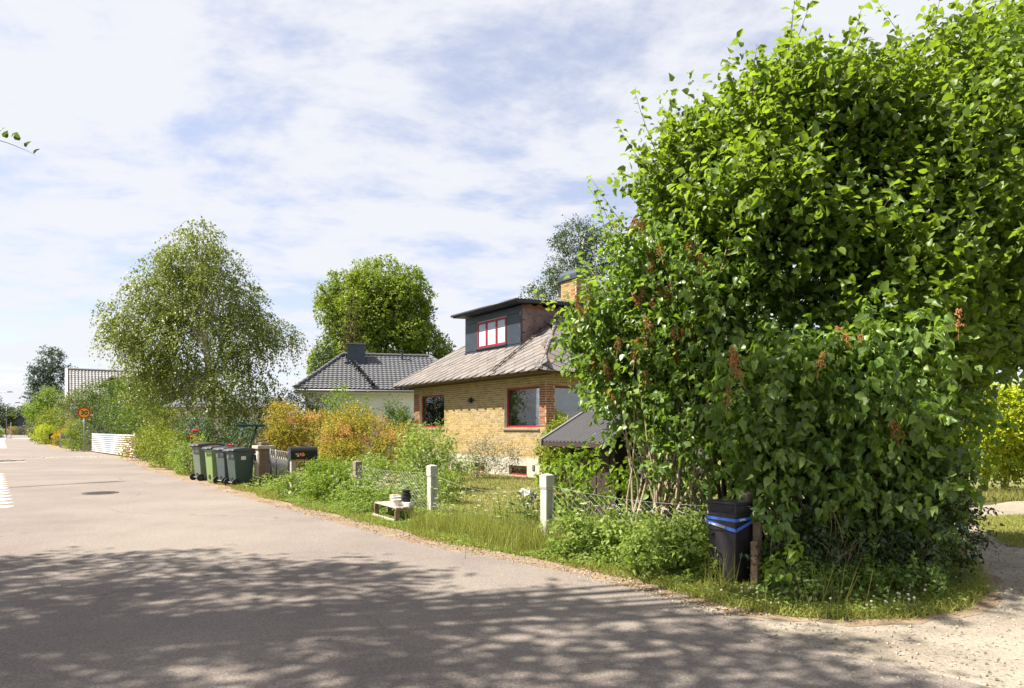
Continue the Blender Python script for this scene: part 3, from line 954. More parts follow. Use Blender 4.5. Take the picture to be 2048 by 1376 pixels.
def slate_box(mb, o, U, W, Nn, var=0.0, a=SA, b=SB, lift=.026, th=.012, rot=0.0):
    """One clipped-corner slate lying on a plane: U along, W up the slope, Nn out; its lower tip stands proud."""
    ca, sa = math.cos(rot), math.sin(rot)
    top, bot = [], []
    for (p, q) in slate_poly(a, b):
        p, q = p * ca - q * sa, p * sa + q * ca
        h = .006 + lift * (b - q) / (2 * b)
        base = o + U * p + W * q
        top.append(base + Nn * (h + th * .5)); bot.append(base + Nn * (h - th * .5))
    n = len(top)
    mb.add(top + bot, [tuple(range(n))] + [(i, n + i, n + (i + 1) % n, (i + 1) % n) for i in range(5)] + [(7, 15, 8, 0), (6, 14, 15, 7)], var)


planes = {"f": (Vector((1, 0, 0)), Vector((0, CP, SP)), Vector((0, -SP, CP))), "r": (Vector((0, 1, 0)), Vector((-CP, 0, SP)), Vector((SP, 0, CP)))}
slates = []
for fc in "fr":
    U, W, Nn = planes[fc]
    j = 0
    while True:
        t = 0.12 + j * SB
        if t * CP > 4.4: break
        lo, hi = (EX0 + t * CP, EX1 - t * CP) if fc == "f" else (EY0 + t * CP, EY1 - t * CP)
        s = lo - (lo % (2 * SA)) + (SA if j % 2 else 0)
        while s < hi + .02:
            if s > lo - .02:
                if fc == "f":
                    p = Vector((s, EY0, EZ)) + W * t
                    if not (DX0 - .05 < p.x < DX1 + .05 and p.y > DY0 - .1 and p.y < DY1): slates.append((fc, p))
                else:
                    p = Vector((EX1, s, EZ)) + W * t
                    slates.append((fc, p))
            s += 2 * SA
        j += 1
slates.sort(key=lambda q: cam_dist(q[1]) + (6 if q[0] == "r" else 0) + (0 if q[1].y < 3 else 5))
sm = {}
for fc in "fr":
    mb = MB(); slate_box(mb, Vector((0, 0, 0)), *planes[fc])
    sm[fc] = mb.mesh("slate"); sm[fc].materials.append(M["slate"])
for fc, p in slates[:300]:
    o = bpy.data.objects.new("slate", sm[fc])
    COL.objects.link(o); o.parent = hroof; o.location = p + planes[fc][2] * rr.uniform(-.002, .005)
    ax = planes[fc][2]
    o.rotation_mode = "AXIS_ANGLE"
    o.rotation_axis_angle = (rr.uniform(-.025, .025), ax.x, ax.y, ax.z)
mb = MB()
for fc, p in slates[300:]:
    slate_box(mb, p, *planes[fc], var=rr.random(), rot=rr.uniform(-.025, .025))
mb.build("slates", M["slate"], hroof)["kind"] = "stuff"
for a, b in ((c[0], c[4]), (c[1], c[5]), (c[4], c[5])):
    A, Bv = Vector(a), Vector(b)
    n = int((Bv - A).length / .36)
    mb = MB()
    for k in range(n):
        p0, p1 = A.lerp(Bv, k / n), A.lerp(Bv, (k + 1.12) / n)
        mb.tube([p0 + Vector((0, 0, .02)), p1 + Vector((0, 0, .01))], [.06, .05], 7)
    mb.build("hip_cap", M["slate"], hroof, smooth=False)["kind"] = "stuff"
lad = MB()
for x in (-2.28, -2.02):
    lad.tube([Vector((x, EY0, EZ)) + planes["f"][1] * t + planes["f"][2] * .075 for t in (0.05, 4.6)], .016, 5)
for k in range(17):
    p = Vector((-2.30, EY0, EZ)) + planes["f"][1] * (0.15 + k * .27) + planes["f"][2] * .085
    lad.tube([p, p + Vector((.30, 0, 0))], .016, 5)
lad.build("roof_ladder", M["brownmetal"], house)

# dormer
mb = MB()
DZ0, DZ1 = 4.44, 5.96
mb.prism([(DY0 + .03, DZ0), (DY0 + .03, DZ1), (DY1 + .5, DZ1 + .05), (DY1 + .4, DZ1 - .3)], "x", DX0 + .03, DX1 - .034)
dorm = mb.build("dormer", M["darkwood"], house)
DWX0, DWX1, DWZ0, DWZ1 = -5.42, -3.41, 4.68, 5.68
for (x0, x1, z0, z1) in ((DX0, -4.42, 5.705, 5.955), (-4.415, DX1, 5.705, 5.955), (DX0, DWX0, 4.62, 5.70), (DWX1, DX1, 4.62, 5.70), (DX0 - .02, -5.4, 4.36, 4.60), (-5.395, -3.4, 4.36, 4.60), (-3.395, DX1 + .02, 4.36, 4.60)):
    mb = MB(); mb.box((x0 + .004, DY0 - .02 - (.025 if z1 < 4.61 else 0), z0), (x1 - .004, DY0 + .03, z1 - .005))
    mb.build("metal_panel", M["zinc"], dorm, bevel=.005)
w = house_window("dormer_window", DWX0 + .02, DWX1 - .02, DWZ0, DWZ1 - .01, "x", DY0 - .045, .075, (-4.76, -4.08), glass="glass_b", sill=False)
mb = MB(); mb.box((DWX0 - .03, DY0 - .1, DWZ0 - .045), (DWX1 + .03, DY0 - .02, DWZ0 - .012)); mb.build("sill", M["zinc"], w)
mb = MB(); mb.box((DWX0, DY0 - .006, 4.62), (DWX1, DY0 - .003, 5.70)); mb.build("blind", M["whitecloth"], w)
mb = MB()
mb.prism([(DY0 - .42, DZ1 + .02), (DY0 - .42, DZ1 + .13), (DY1 + 2.2, DZ1 + .42), (DY1 + 2.2, DZ1 + .28)], "x", DX0 - .30, DX1 + .30)
mb.build("dormer_roof", M["darkmetal"], house, bevel=.01)
mb = MB()
mb.tube([(DX0 - .33, DY0 - .46, DZ1 + .10), (DX1 + .33, DY0 - .46, DZ1 + .10)], .05, 8)
mb.build("dormer_gutter", M["darkmetal"], house, smooth=True)
mb = MB()
nn = 150
for k in range(nn):
    pass
prof = []
y = DY0 - .40
while y < DY1 + 1.9:
    prof.append((y, DZ1 + .145 + (y - DY0 + .42) * .0475 + .018 * math.sin(y * 42)))
    y += .0375
prof += [(prof[-1][0], prof[-1][1] - .03), (prof[0][0], prof[0][1] - .03)]
mb.prism(prof, "x", DX0 - .28, DX1 + .33)
mb.build("corrugated_cover", M["corr"], house)
# rhombus slates on the dormer's cheek
U, W, Nn = Vector((0, 1, 0)), Vector((0, 0, 1)), Vector((1, 0, 0))
mb = MB(); slate_box(mb, Vector((0, 0, 0)), U, W, Nn, 0, .222, .212, .012, .014)
cs = mb.mesh("cheek_slate"); cs.materials.append(M["slate_d"])
j = 0
while j < 9:
    z = 4.32 + j * .225
    y = DY0 + .12 + (.235 if j % 2 else 0)
    while y < DY1 + .3:
        zr = EZ + (y - EY0) * TP
        if z > zr - .15 and z < DZ1 - .0:
            o = bpy.data.objects.new("cheek_slate", cs); COL.objects.link(o); o.parent = dorm
            o.location = (DX1 - .028, y, z)
        y += .47
    j += 1
mb = MB(); mb.box((DX1 - .05, DY0 - .02, 4.36), (DX1 - .005, DY0 + .05, DZ1)); mb.build("corner_trim", M["zinc"], dorm)
mb = MB(); mb.box((DX1 - .03, DY0 + .05, DZ1 - .09), (DX1 + .0, DY1, DZ1 + .02)); mb.build("cheek_board", M["brick_r"], dorm)

# chimney with a barrel cap
CX, CY, CZ = -3.35, 4.1, 6.0
mb = MB(); mb.box((CX - .46, CY - .40, CZ), (CX + .46, CY + .40, 7.32))
chim = mb.build("chimney", M["mortar"], house)
mb = MB(); mb2 = MB()
for r in range(17):
    z = CZ + .02 + r * COURSE
    off = .125 * (r % 2)
    for k in range(5):
        x0, x1 = max(-.46, -.46 + k * .25 - off), min(.46, -.46 + k * .25 - off + .237)
        if x1 - x0 > .05: (mb if rr.random() < .94 else mb2).box((CX + x0, CY - .408, z), (CX + x1, CY - .39, z + .065), rr.random())
        y0, y1 = max(-.40, -.40 + k * .25 - off), min(.40, -.40 + k * .25 - off + .237)
        if y1 - y0 > .05: (mb if rr.random() < .94 else mb2).box((CX + .45, CY + y0, z), (CX + .468, CY + y1, z + .065), rr.random())
mb.build("chimney_bricks", M["brick_y"], chim)["kind"] = "stuff"
mb2.build("chimney_bricks", M["brick_r"], chim)["kind"] = "stuff"
mb = MB()
mb.box((CX - .54, CY - .48, 7.33), (CX + .54, CY + .48, 7.47))
n = 12
arc = [(CY + .46 * math.cos(math.pi * k / n), 7.47 + .32 * math.sin(math.pi * k / n)) for k in range(n + 1)]
mb.prism(arc, "x", CX - .52, CX + .52)
mb.build("chimney_cap", M["zinc"], chim, smooth=False)
mb = MB(); mb.box((-9.4, -.04, 3.28), (.3, -.012, 3.36)); mb.build("frieze_board", M["soffit"], house)

# ================================================================== houses behind
def pantile_plane(mb, A, Bq, up, length_at, rows, pitch, wave, amp=.025, nseg=6):
    """Courses of pantiles: each course is a wavy strip whose lower edge stands proud of the one below."""
    A, Bq, up = Vector(A), Vector(Bq), Vector(up)
    U = (Bq - A).normalized()
    Nn = U.cross(up).normalized()
    if Nn.z < 0: Nn = -Nn
    for r in range(rows):
        t0, t1 = r * pitch, (r + 1.1) * pitch
        s0, s1 = length_at(r * pitch)
        if s1 - s0 < .1: continue
        n = max(2, int((s1 - s0) / wave * nseg))
        vs = []
        for (t, h) in ((t0, .05), (t0, .075), (t1, .03)):
            for k in range(n + 1):
                s = s0 + (s1 - s0) * k / n
                q = amp * math.sin(2 * math.pi * s / wave) + amp
                vs.append(A + U * s + up * t + Nn * (h + q))
        fs = []
        for row in range(2):
            fs += [(row * (n + 1) + k, row * (n + 1) + k + 1, (row + 1) * (n + 1) + k + 1, (row + 1) * (n + 1) + k) for k in range(n)]
        mb.add(vs, fs, random.random())


wr = math.radians(13)
wh = thing("white_house", "white plastered house with dark grey tiled hip roof behind the orange shrubs", "house", (-11.1, 35.0, 0), wr)
WL, WD, WE, WR_ = 9.6, 8.0, 3.63, 5.80
mb = MB(); mb.box((.45, .5, 0), (WL - .45, WD - .5, WE - .05)); mb.build("wall", M["plaster"], wh)
mb = MB(); mb.box((.02, .05, WE - .22), (WL - .02, WD - .05, WE - .04)); mb.build("eaves_board", M["cream"], wh)
hx = 2.3
e = [(0, 0, WE), (WL, 0, WE), (WL, WD, WE), (0, WD, WE), (hx, 4, WR_), (WL - hx, 4, WR_)]
mb = MB(); mb.add(e, [(0, 1, 5, 4), (1, 2, 5), (2, 3, 4, 5), (3, 0, 4)])
wroof = mb.build("roof", M["tile_g"], wh)
sl = math.hypot(4, WR_ - WE)
up = Vector((0, 4 / sl, (WR_ - WE) / sl))
mb = MB()
pantile_plane(mb, e[0], e[1], up, lambda t: (hx * t / sl, WL - hx * t / sl), 17, sl / 17, .24, .017)
sl2 = math.hypot(hx, WR_ - WE)
up2 = Vector((hx / sl2, 0, (WR_ - WE) / sl2))
pantile_plane(mb, e[0], e[3], up2, lambda t: (4 * t / sl2, WD - 4 * t / sl2), 12, sl2 / 12, .24, .017)
mb.build("roof_tiles", M["tile_g"], wroof)["kind"] = "stuff"
for a, b in ((0, 4), (4, 5), (1, 5)):
    mb = MB(); A, Bv = Vector(e[a]), Vector(e[b]); k_ = int((Bv - A).length / .4)
    for k in range(k_):
        mb.tube([A.lerp(Bv, k / k_) + Vector((0, 0, .1)), A.lerp(Bv, (k + 1.1) / k_) + Vector((0, 0, .085))], [.12, .1], 7)
    mb.build("hip_tiles", M["tile_g"], wroof)["kind"] = "stuff"
mb = MB(); mb.tube([(-.05, -.06, WE - .06), (WL + .05, -.06, WE - .06)], .06, 7); mb.build("gutter", M["sill"], wh, smooth=True)
mb = MB(); mb.box((2.55, 3.0, 5.0), (3.55, 3.8, 6.35))
wc = mb.build("chimney", M["zinc"], wh, bevel=.01)
mb = MB(); mb.box((2.49, 2.94, 6.36), (3.61, 3.86, 6.44)); mb.build("chimney_cap", M["sill"], wc)
mb = MB(); mb.box((2.40, 2.75, 5.05), (3.7, 3.0, 5.32)); mb.build("flashing", M["zinc"], wc)
mb = MB(); mb.tube([(5.65, 3.5, 5.4), (5.65, 3.5, 6.1)], .07, 8); mb.tube([(5.65, 3.5, 6.1), (5.65, 3.5, 6.16)], .12, 8)
mb.build("vent_pipe", M["zinc"], wh)
mb = MB()
Nw = Vector((0, -(WR_ - WE) / sl, 4 / sl))
for k in range(14):
    p = Vector((2.35 + .11 * k, 0, WE)) + up * (sl - .3 - k * .315) + Nw * .16
    mb.box((p.x, p.y - .10, p.z - .03), (p.x + .34, p.y + .10, p.z + .03))
for dx in (0, .3):
    mb.tube([Vector((2.37 + dx, 0, WE)) + up * (sl - .2) + Nw * .15, Vector((2.37 + 1.45 + dx, 0, WE)) + up * .1 + Nw * .15], .025, 5)
mb.build("roof_ladder", M["darkmetal"], wh)
for x0 in (4.6, 6.6):
    mb = MB(); mb.box((x0, .42, 1.5), (x0 + 1.3, .52, 2.7)); w = mb.build("window", M["white"], wh)
    mb = MB(); mb.box((x0 + .08, .405, 1.58), (x0 + 1.22, .415, 2.62)); mb.build("pane", M["glass_b"], w)

# cream house glimpsed behind the birch
ck = thing("cream_house", "cream plastered house mostly hidden behind the birch tree", "house", (-20.6, 41.0, 0), math.radians(6))
mb = MB(); mb.box((0, 0, 0), (5.4, 7, 2.9)); mb.build("wall", M["creamwall"], ck)
mb = MB(); mb.prism([(-.4, 2.9), (7.4, 2.9), (3.5, 3.7)], "x", -.3, 5.7); mb.build("roof", M["tile_g"], ck)
for x0 in (1.2, 3.6):
    mb = MB(); mb.box((x0, -.05, 1.0), (x0 + 1.2, .03, 2.2)); w = mb.build("window", M["white"], ck)
    mb = MB(); mb.box((x0 + .08, -.065, 1.08), (x0 + 1.12, -.055, 2.12)); mb.build("pane", M["glass_b"], w)

# far house with the pale tiled roof, its dark gabled neighbour
fh = thing("tiled_house", "far house with pale grey tiled roof showing above the tall hedge", "house", (-47.15, 72.2, 0), math.radians(33))
mb = MB(); mb.box((.4, .6, 0), (13.5, 8.4, 5.2)); mb.build("wall", M["plaster"], fh)
mb = MB(); mb.add([(0, 0, 4.6), (14, 0, 4.6), (14, 4.5, 8.1), (0, 4.5, 8.1), (14, 9, 4.6), (0, 9, 4.6)], [(0, 1, 2, 3), (3, 2, 4, 5), (0, 3, 5), (1, 4, 2)])
fr_ = mb.build("roof", M["tile_l"], fh)
sl = math.hypot(4.5, 3.5); up = Vector((0, 4.5 / sl, 3.5 / sl))
mb = MB(); pantile_plane(mb, (0, 0, 4.6), (14, 0, 4.6), up, lambda t: (0, 14), 15, sl / 15, .32, .04)
mb.build("roof_tiles", M["tile_l"], fr_)["kind"] = "stuff"
mb = MB(); mb.prism([(-.1, 4.5), (4.5, 8.15), (4.5, 8.35), (-.3, 4.7)], "x", -.12, .12); mb.build("verge_board", M["white"], fh)
mb = MB(); mb.tube([(-.1, 4.5, 8.25), (14, 4.5, 8.25)], .12, 7); mb.build("ridge_tiles", M["tile_l"], fr_)
gh = thing("dark_gable_house", "dark brown gabled roof peeping out beside the birch", "house", (-38.6, 66, 0), math.radians(-8))
mb = MB(); mb.box((.4, .4, 0), (7.6, 8, 4.4)); mb.build("wall", M["darkwood"], gh)
mb = MB(); mb.prism([(-.2, 4.3), (4, 7.5), (8.2, 4.3), (8.2, 4.5), (4, 7.75), (-.2, 4.5)], "y", -.4, 8.4); mb.build("roof", M["darkwood"], gh)
mb = MB(); mb.prism([(.4, 4.4), (7.6, 4.4), (4, 7.3)], "y", .4, .6); mb.build("gable", M["darkwood"], gh)
mb = MB(); mb.prism([(-.6, 5.5), (.9, 6.4), (2.4, 5.5), (2.4, 5.65), (.9, 6.6), (-.6, 5.65)], "y", -1.2, 3); mb.build("porch_roof", M["darkwood"], gh)
bs = thing("blue_house", "small dark blue gabled house at the far end of the road", "house", (-126, 171, 0), math.radians(10))
mb = MB(); mb.box((.3, .3, 0), (4.7, 6, 3.2)); mb.prism([(.3, 3.2), (4.7, 3.2), (2.5, 4.6)], "y", .3, 6); mb.build("wall", M["zinc"], bs)
mb = MB(); mb.prism([(0, 3.0), (2.5, 4.7), (5, 3.0), (5, 3.15), (2.5, 4.95), (0, 3.15)], "y", 0, 6.3); mb.build("roof", M["darkwood"], bs)
mb = MB(); mb.box((-.1, .1, 0), (.2, .3, 3.1)); mb.build("corner_board", M["white"], bs)

# ================================================================== garden shed
SH = Vector((.58, 13.0, 0))
shed = thing("garden_shed", "low brown shed with dark corrugated roof half hidden by the lilac", "shed", SH, HR)
sl_t = .51
mb = MB()
prof = []
n = 150
for k in range(n + 1):
    x = 1.75 * k / n
    prof.append((x, .016 * math.sin(x / .105 * 2 * math.pi)))
vs = [(x, y, 1.37 + y * sl_t + h) for y in (0.0, 1.55) for x, h in prof] + [(x, y, 1.355 + y * sl_t + h) for y in (0.0, 1.55) for x, h in prof]
m_ = n + 1
fs = [(k, k + 1, m_ + k + 1, m_ + k) for k in range(n)] + [(2 * m_ + k, 3 * m_ + k, 3 * m_ + k + 1, 2 * m_ + k + 1) for k in range(n)] + [(k, 2 * m_ + k, 2 * m_ + k + 1, k + 1) for k in range(n)]
mb.add(vs, fs)
mb.build("roof_sheet", M["corr"], shed)
mb = MB(); mb.prism([(-.03, 1.27), (-.03, 1.40), (1.58, 1.40 + 1.61 * sl_t), (1.58, 1.29 + 1.61 * sl_t)], "x", -.055, .0); mb.build("verge_board", M["sill"], shed)
mb = MB(); mb.box((0, .0, 1.27), (1.75, .04, 1.35)); mb.build("eaves_board", M["shedwood"], shed)
mb = MB(); mb.prism([(1.55, 1.37 + 1.55 * sl_t), (3.1, 1.37)], "x", 0, 2.6) if False else mb.add([(0, 1.55, 1.37 + 1.55 * sl_t), (1.75, 1.55, 1.37 + 1.55 * sl_t), (1.75, 3.1, 1.37), (0, 3.1, 1.37)], [(0, 1, 2, 3)])
mb.build("back_roof", M["corr"], shed)
x = .5
while x < 1.6:
    mb = MB(); mb.box((x, .30 + .012 * (int(x * 10) % 2), 0), (x + .105, .325 + .012 * (int(x * 10) % 2), 1.47)); mb.build("board", M["shedwood"], shed); x += .115
y = .33
while y < 2.7:
    mb = MB(); mb.box((.47, y, 0), (.495, y + .12, 1.36 + min(y, 3.1 - y) * sl_t)); mb.build("board", M["shedwood"], shed); y += .13
mb = MB(); mb.box((.44, .27, 0), (.53, .345, 1.44)); mb.build("corner_post", M["shedwood"], shed)

# ================================================================== the garden fence
fa = math.atan2(FU.y, FU.x)
fence = thing("chain_link_fence", "sagging chain link fence on square white concrete posts along the garden", "fence", POST2, fa)
SP_ = 3.13


def concrete_post(x, material, h, w=.15, label=None, grooves=True, tilt=0.0):
    mb = MB(); a = w / 2
    hs = h - .22
    if grooves:
        g0, g1, gd = -.028, .03, .03
        mb.prism([(x - a + .006, -a + .012), (x + a - .006, -a + .006), (x + a - .006, g0), (x + a - gd - .006, g0), (x + a - gd - .006, g1), (x + a - .006, g1), (x + a - .006, a - .012), (x - a + .006, a - .006)], "z", -.1, hs)
    else:
        mb.box((x - a, -a, -.1), (x + a, a, hs))
    mb.frustum((x - a + .006, -a + .012, x + a - .012, a - .012), (x - a, -a, x + a, a), hs + .0005, hs + .035)
    mb.box((x - a, -a, hs + .0355), (x + a, a, h - .02))
    mb.frustum((x - a, -a, x + a, a), (x - a * .35, -a * .35, x + a * .35, a * .35), h - .0195, h)
    o = mb.build("concrete_post", M[material], fence, bevel=.006)
    if label: o["label"] = label
    if tilt: o.rotation_euler = (0, tilt, 0)
    return o


concrete_post(0, "post_c", .98)
concrete_post(-SP_, "post_c", .97, tilt=0.0)
concrete_post(-2 * SP_, "post_old", .92, .15, "weathered brown concrete post", False)
concrete_post(SP_ - .02, "post_old", .93, .11, "weathered brown concrete post", False).location = (-.2, .33, 0)


def netting(x0, x1, z0, z1, sag, pitch=.062, y=0.0, r=.0021):
    """Diagonal wires woven into diamonds between two posts."""
    mb = MB()
    n = int((x1 - x0) / pitch)

    def ztop(x):
        f = (x - x0) / (x1 - x0)
        return z1 - sag * 4 * f * (1 - f)
    for i in range(n):
        # each picket wire zigzags vertically between two neighbours
        xa = x0 + i * pitch
        pts, z, k = [], z0, i % 2
        while z < ztop(xa) - .001:
            pts.append((xa + (pitch if k % 2 else 0) + random.uniform(-.004, .004), y + .05 * math.sin(xa * 2.2) * (z / z1), z))
            z += pitch * .62; k += 1
        mb.tube(pts, r, 3, False)
    o = mb.build("wire_netting", M["wire"], fence)
    o["kind"] = "stuff"
    mb = MB()
    mb.tube([(x0 + (x1 - x0) * k / 12, 0, ztop(x0 + (x1 - x0) * k / 12)) for k in range(13)], .0019, 4, False)
    mb.build("top_wire", M["wire"], fence)


netting(-2 * SP_ + .08, -SP_ - .08, .05, .83, .05)
netting(.08, SP_ + .05, .05, .82, .07)
netting(-SP_ + .08, -.08, .05, .30, .03, .075)
mb = MB(); mb.tube([(-SP_ + .07 + (SP_ - .14) * k / 12, 0, .80 - .16 * 4 * (k / 12) * (1 - k / 12)) for k in range(13)], .0019, 4, False)
mb.build("top_wire", M["wire"], fence)

# ================================================================== black box with blue strap
BX = thing("litter_box", "black locked box strapped with a blue band at the hedge corner", "box", (2.21, 6.74, 0), math.atan2(-.802, .597) + .03)
w, d, h = .325, .30, .855
mb = MB(); mb.frustum((-w + .015, .012, -.015, d - .012), (-w, 0, 0, d), -.03, h - .1); body = mb.build("body", M["boxblack"], BX, bevel=.006)
mb = MB(); mb.box((-w - .004, -.004, h - .0995), (.004, d + .004, h - .0155)); mb.build("hood", M["boxblack"], BX, bevel=.005)
mb = MB(); mb.box((-w - .014, -.018, h - .015), (.016, d + .014, h + .012)); mb.build("lid", M["boxblack"], BX, bevel=.006)
mb = MB(); mb.box((-w + .03, -.012, h - .085), (-.03, -.0045, h - .035)); mb.build("slot_flap", M["black"], BX, bevel=.003)
mb = MB(); mb.box((-w + .01, -.008, h - .28), (-.008, .004, h - .113)); mb.build("upper_door", M["boxblack"], BX, bevel=.003)
mb = MB(); mb.lathe([(.017, 0), (.017, .02), (.01, .03), (0, .03)], 12)
k = mb.build("lock", M["black"], body); k.rotation_euler = (math.radians(90), 0, 0); k.location = (-w + .055, .004, .53)
mb = MB()
H1, H2 = h - .145, h - .185
mb.prism([(-w - .008, H1), (.008, H1 - .005), (.008, H1 - .036), (-w - .008, H1 - .028)], "y", -.0135, -.0105)
mb.prism([(-.008, H1 - .005), (d + .005, H1 + .002), (d + .005, H1 - .03), (-.008, H1 - .036)], "x", .0095, .0125)
mb.prism([(-w - .008, H2), (-.05, H2 - .055), (.008, H2 - .062), (.008, H2 - .094), (-.05, H2 - .088), (-w - .008, H2 - .03)], "y", -.0175, -.0145)
mb.prism([(-.01, H2 - .062), (d + .005, H2 + .02), (d + .005, H2 - .012), (-.01, H2 - .094)], "x", .0135, .0165)
strap = mb.build("strap", M["blue"], BX)
mb = MB(); mb.box((-w + .09, -.024, H2 - .052), (-w + .20, -.018, H2 - .028)); bk = mb.build("buckle", M["steel"], strap); bk.rotation_euler = (0, math.radians(9), 0); bk.location = (-.08, 0, -.03)


def text(body, size, material, parent, loc, rot, name="lettering", extrude=.0008, bold=0.0):
    cu = bpy.data.curves.new(name, "FONT")
    cu.body = body; cu.size = size; cu.extrude = extrude; cu.offset = bold
    cu.align_x = "CENTER"; cu.align_y = "CENTER"
    tmp = bpy.data.objects.new("tmp_text", cu)
    COL.objects.link(tmp)
    me = bpy.data.meshes.new_from_object(tmp.evaluated_get(bpy.context.evaluated_depsgraph_get()))
    bpy.data.objects.remove(tmp)
    me.materials.clear()
    o = link_mesh(name, me, material, parent)
    o.location = loc; o.rotation_euler = rot
    return o


text("BILTEMA", .026, M["white"], strap, (.0135, .10, H1 - .02), (math.radians(90), 0, math.radians(90)), bold=.0006)
text("BILTEMA", .022, M["white"], strap, (-w * .5 - .1, -.0185, H2 - .038), (math.radians(90), math.radians(9), 0), bold=.0004)

# posts behind the box
for i, (dx, dy, hh) in enumerate(((.05, .30, .66), (.10, .18, .48))):
    p = BX.matrix_basis @ Vector((dx, dy, 0))
    mb = MB(); mb.box((-.035, -.035, -.1), (.035, .035, hh))
    tag(mb.build("wooden_stake", M["wood_d"], None, p, (0, 0, -.7), bevel=.004), ("tall brown stake close behind the black strapped box", "short brown stake beside the black strapped box")[i], "stake")

# ================================================================== bench with pots by the verge
bench = thing("pallet_bench", "low grey wooden bench by the verge carrying pots", "bench", Vector((-1.93, 11.36, 0)) - Vector((.52, -.854, 0)) * 1.03, math.atan2(-.854, .52))
BL, BW, BH = 1.03, .32, .285
for y0, y1 in ((0, .095), (.112, .205), (.225, .32)):
    mb = MB(); mb.box((0, y0, BH - .022), (BL, y1, BH)); mb.build("plank", M["wood"], bench, bevel=.003)
for x in (0, BL - .022):
    mb = MB(); mb.box((x, .0, BH - .06), (x + .022, BW, BH - .0225)); mb.build("end_board", M["wood_d"], bench, bevel=.003)
for x0 in (.005, BL - .035):
    for y0 in (-.012, BW - .085):
        mb = MB(); mb.box((x0, y0, -.03), (x0 + .028, y0 + .085, BH - .061)); mb.build("leg", M["wood_d"], bench, bevel=.003)
mb = MB(); mb.box((.0, -.036, .045), (BL, -.0125, .085)); mb.build("stretcher", M["wood"], bench, bevel=.003)


def on_bench(x, y):
    return bench.matrix_basis @ Vector((x, y, BH))


o = MB().box((0, 0, 0), (.17, .15, .155)).build("wooden_block", M["card"], None, on_bench(.33, .155), (0, 0, bench.rotation_euler.z + .05), bevel=.004)
tag(o, "brown square block at the back of the pot bench", "block")


def pot(name, x, y, r0, r1, h, m, label, n=20):
    o = MB().lathe([(r0, 0), (r1, h * .82), (r1 + .007, h * .83), (r1 + .008, h), (r1 - .004, h), (r1 - .012, h * .6), (r0 * .8, h * .5)], n).build(name, M[m], None, on_bench(x, y), smooth=False)
    return tag(o, label, "flower pot")


pot("plant_pot", .60, .165, .075, .088, .145, "whitepot", "taller white pot between the brown block and the small white pot")
pot("plant_pot", .83, .085, .07, .078, .115, "whitepot", "smaller white pot near the road end of the bench")
tr = MB().frustum((-.10, -.075, .10, .075), (-.115, -.088, .115, .088), 0.012, .07)
for q in range(7): tr.box((-.108 + q * .034, -.083, 0), (-.092 + q * .034, -.078, .0125))
tag(tr.build("seed_tray", M["white"], None, on_bench(.905, .235), (0, 0, bench.rotation_euler.z + .6)), "white slotted tray under the stacked black pots", "tray")
P0 = on_bench(.905, .235) + Vector((0, 0, .071))
for i, lb in enumerate(("lowest black pot of the stack on the white tray", "middle black pot of the stack on the white tray", "topmost black pot of the stack on the white tray")):
    o = MB().lathe([(.062, 0), (.08, .075), (.088, .078), (.088, .096), (.07, .096)], 16).build("plant_pot", M["blackpot"], None, P0 + Vector((.006 * (i % 2), .004 * i, .062 * i)))
    o.scale = (1 - .09 * i,) * 3
    tag(o, lb, "flower pot", "black pots stacked on the bench")

# ================================================================== gate, pillar, mailbox
pil = thing("gate_pillar", "brown rendered gate pillar with a front coloured as sunlit and a small door panel plate", "pillar", (-7.02, 19.25, 0), HR + .08)
mb = MB(); mb.box((-.18, -.17, -.1), (.18, .19, 1.03)); mb.build("shaft", M["pillar"], pil, bevel=.01)
mb = MB(); mb.box((-.176, -.186, -.1), (.150, -.1705, 1.03)); mb.build("lit_front", M["pillar_lit"], pil, bevel=.004)  # thin slab painted lighter than the shaft, as if sunlit
mb = MB(); mb.box((-.24, -.23, 1.031), (.24, .25, 1.12)); mb.build("cap", M["pillar_lit"], pil, bevel=.01)
mb = MB(); mb.box((-.11, -.10, 1.121), (.13, .13, 1.215)); mb.build("cap_block", M["pillar"], pil, bevel=.01)
mb = MB(); mb.box((-.14, -.205, .66), (.10, -.187, .90)); pp = mb.build("plate", M["white"], pil, bevel=.003)
mb = MB(); mb.box((-.10, -.215, .69), (.06, -.206, .86)); mb.build("plate_panel", M["darkmetal"], pp, bevel=.003)

GA = Vector((-6.72, 19.0, 0)); GB = Vector((-5.52, 16.9, 0))
gv = GB - GA
gate = thing("iron_gate", "black wrought iron gate of thin bars with a ringed top band", "gate", GA, math.atan2(gv.y, gv.x))
gl = gv.length
for x in (.02, gl * .33, gl - .05):
    mb = MB(); mb.tube([(x, 0, -.05), (x, 0, 1.05)], .024, 8); mb.build("gate_post", M["darkmetal"], gate, smooth=True)
for z in (1.01, .80, .12):
    mb = MB(); mb.box((.02, -.012, z - .011), (gl - .05, .012, z + .011)); mb.build("rail", M["sill"] if z > .5 else M["darkmetal"], gate)
x = .12
while x < gl - .08:
    mb = MB(); mb.tube([(x, 0, .06), (x, 0, .79)], .0085, 6); mb.build("bar", M["darkmetal"], gate, smooth=True); x += .115
for k in range(8):
    cx = .22 + k * .27
    if cx > gl - .15: break
    mb = MB(); mb.tube([(cx + .09 * math.cos(a * math.pi / 8), 0, .905 + .09 * math.sin(a * math.pi / 8)) for a in range(17)], .008, 5, False); mb.build("ring", M["sill"], gate)
    mb = MB(); mb.tube([(cx + .10, 0, .815), (cx + .18, 0, 1.0)], .007, 5); mb.build("brace", M["sill"], gate)

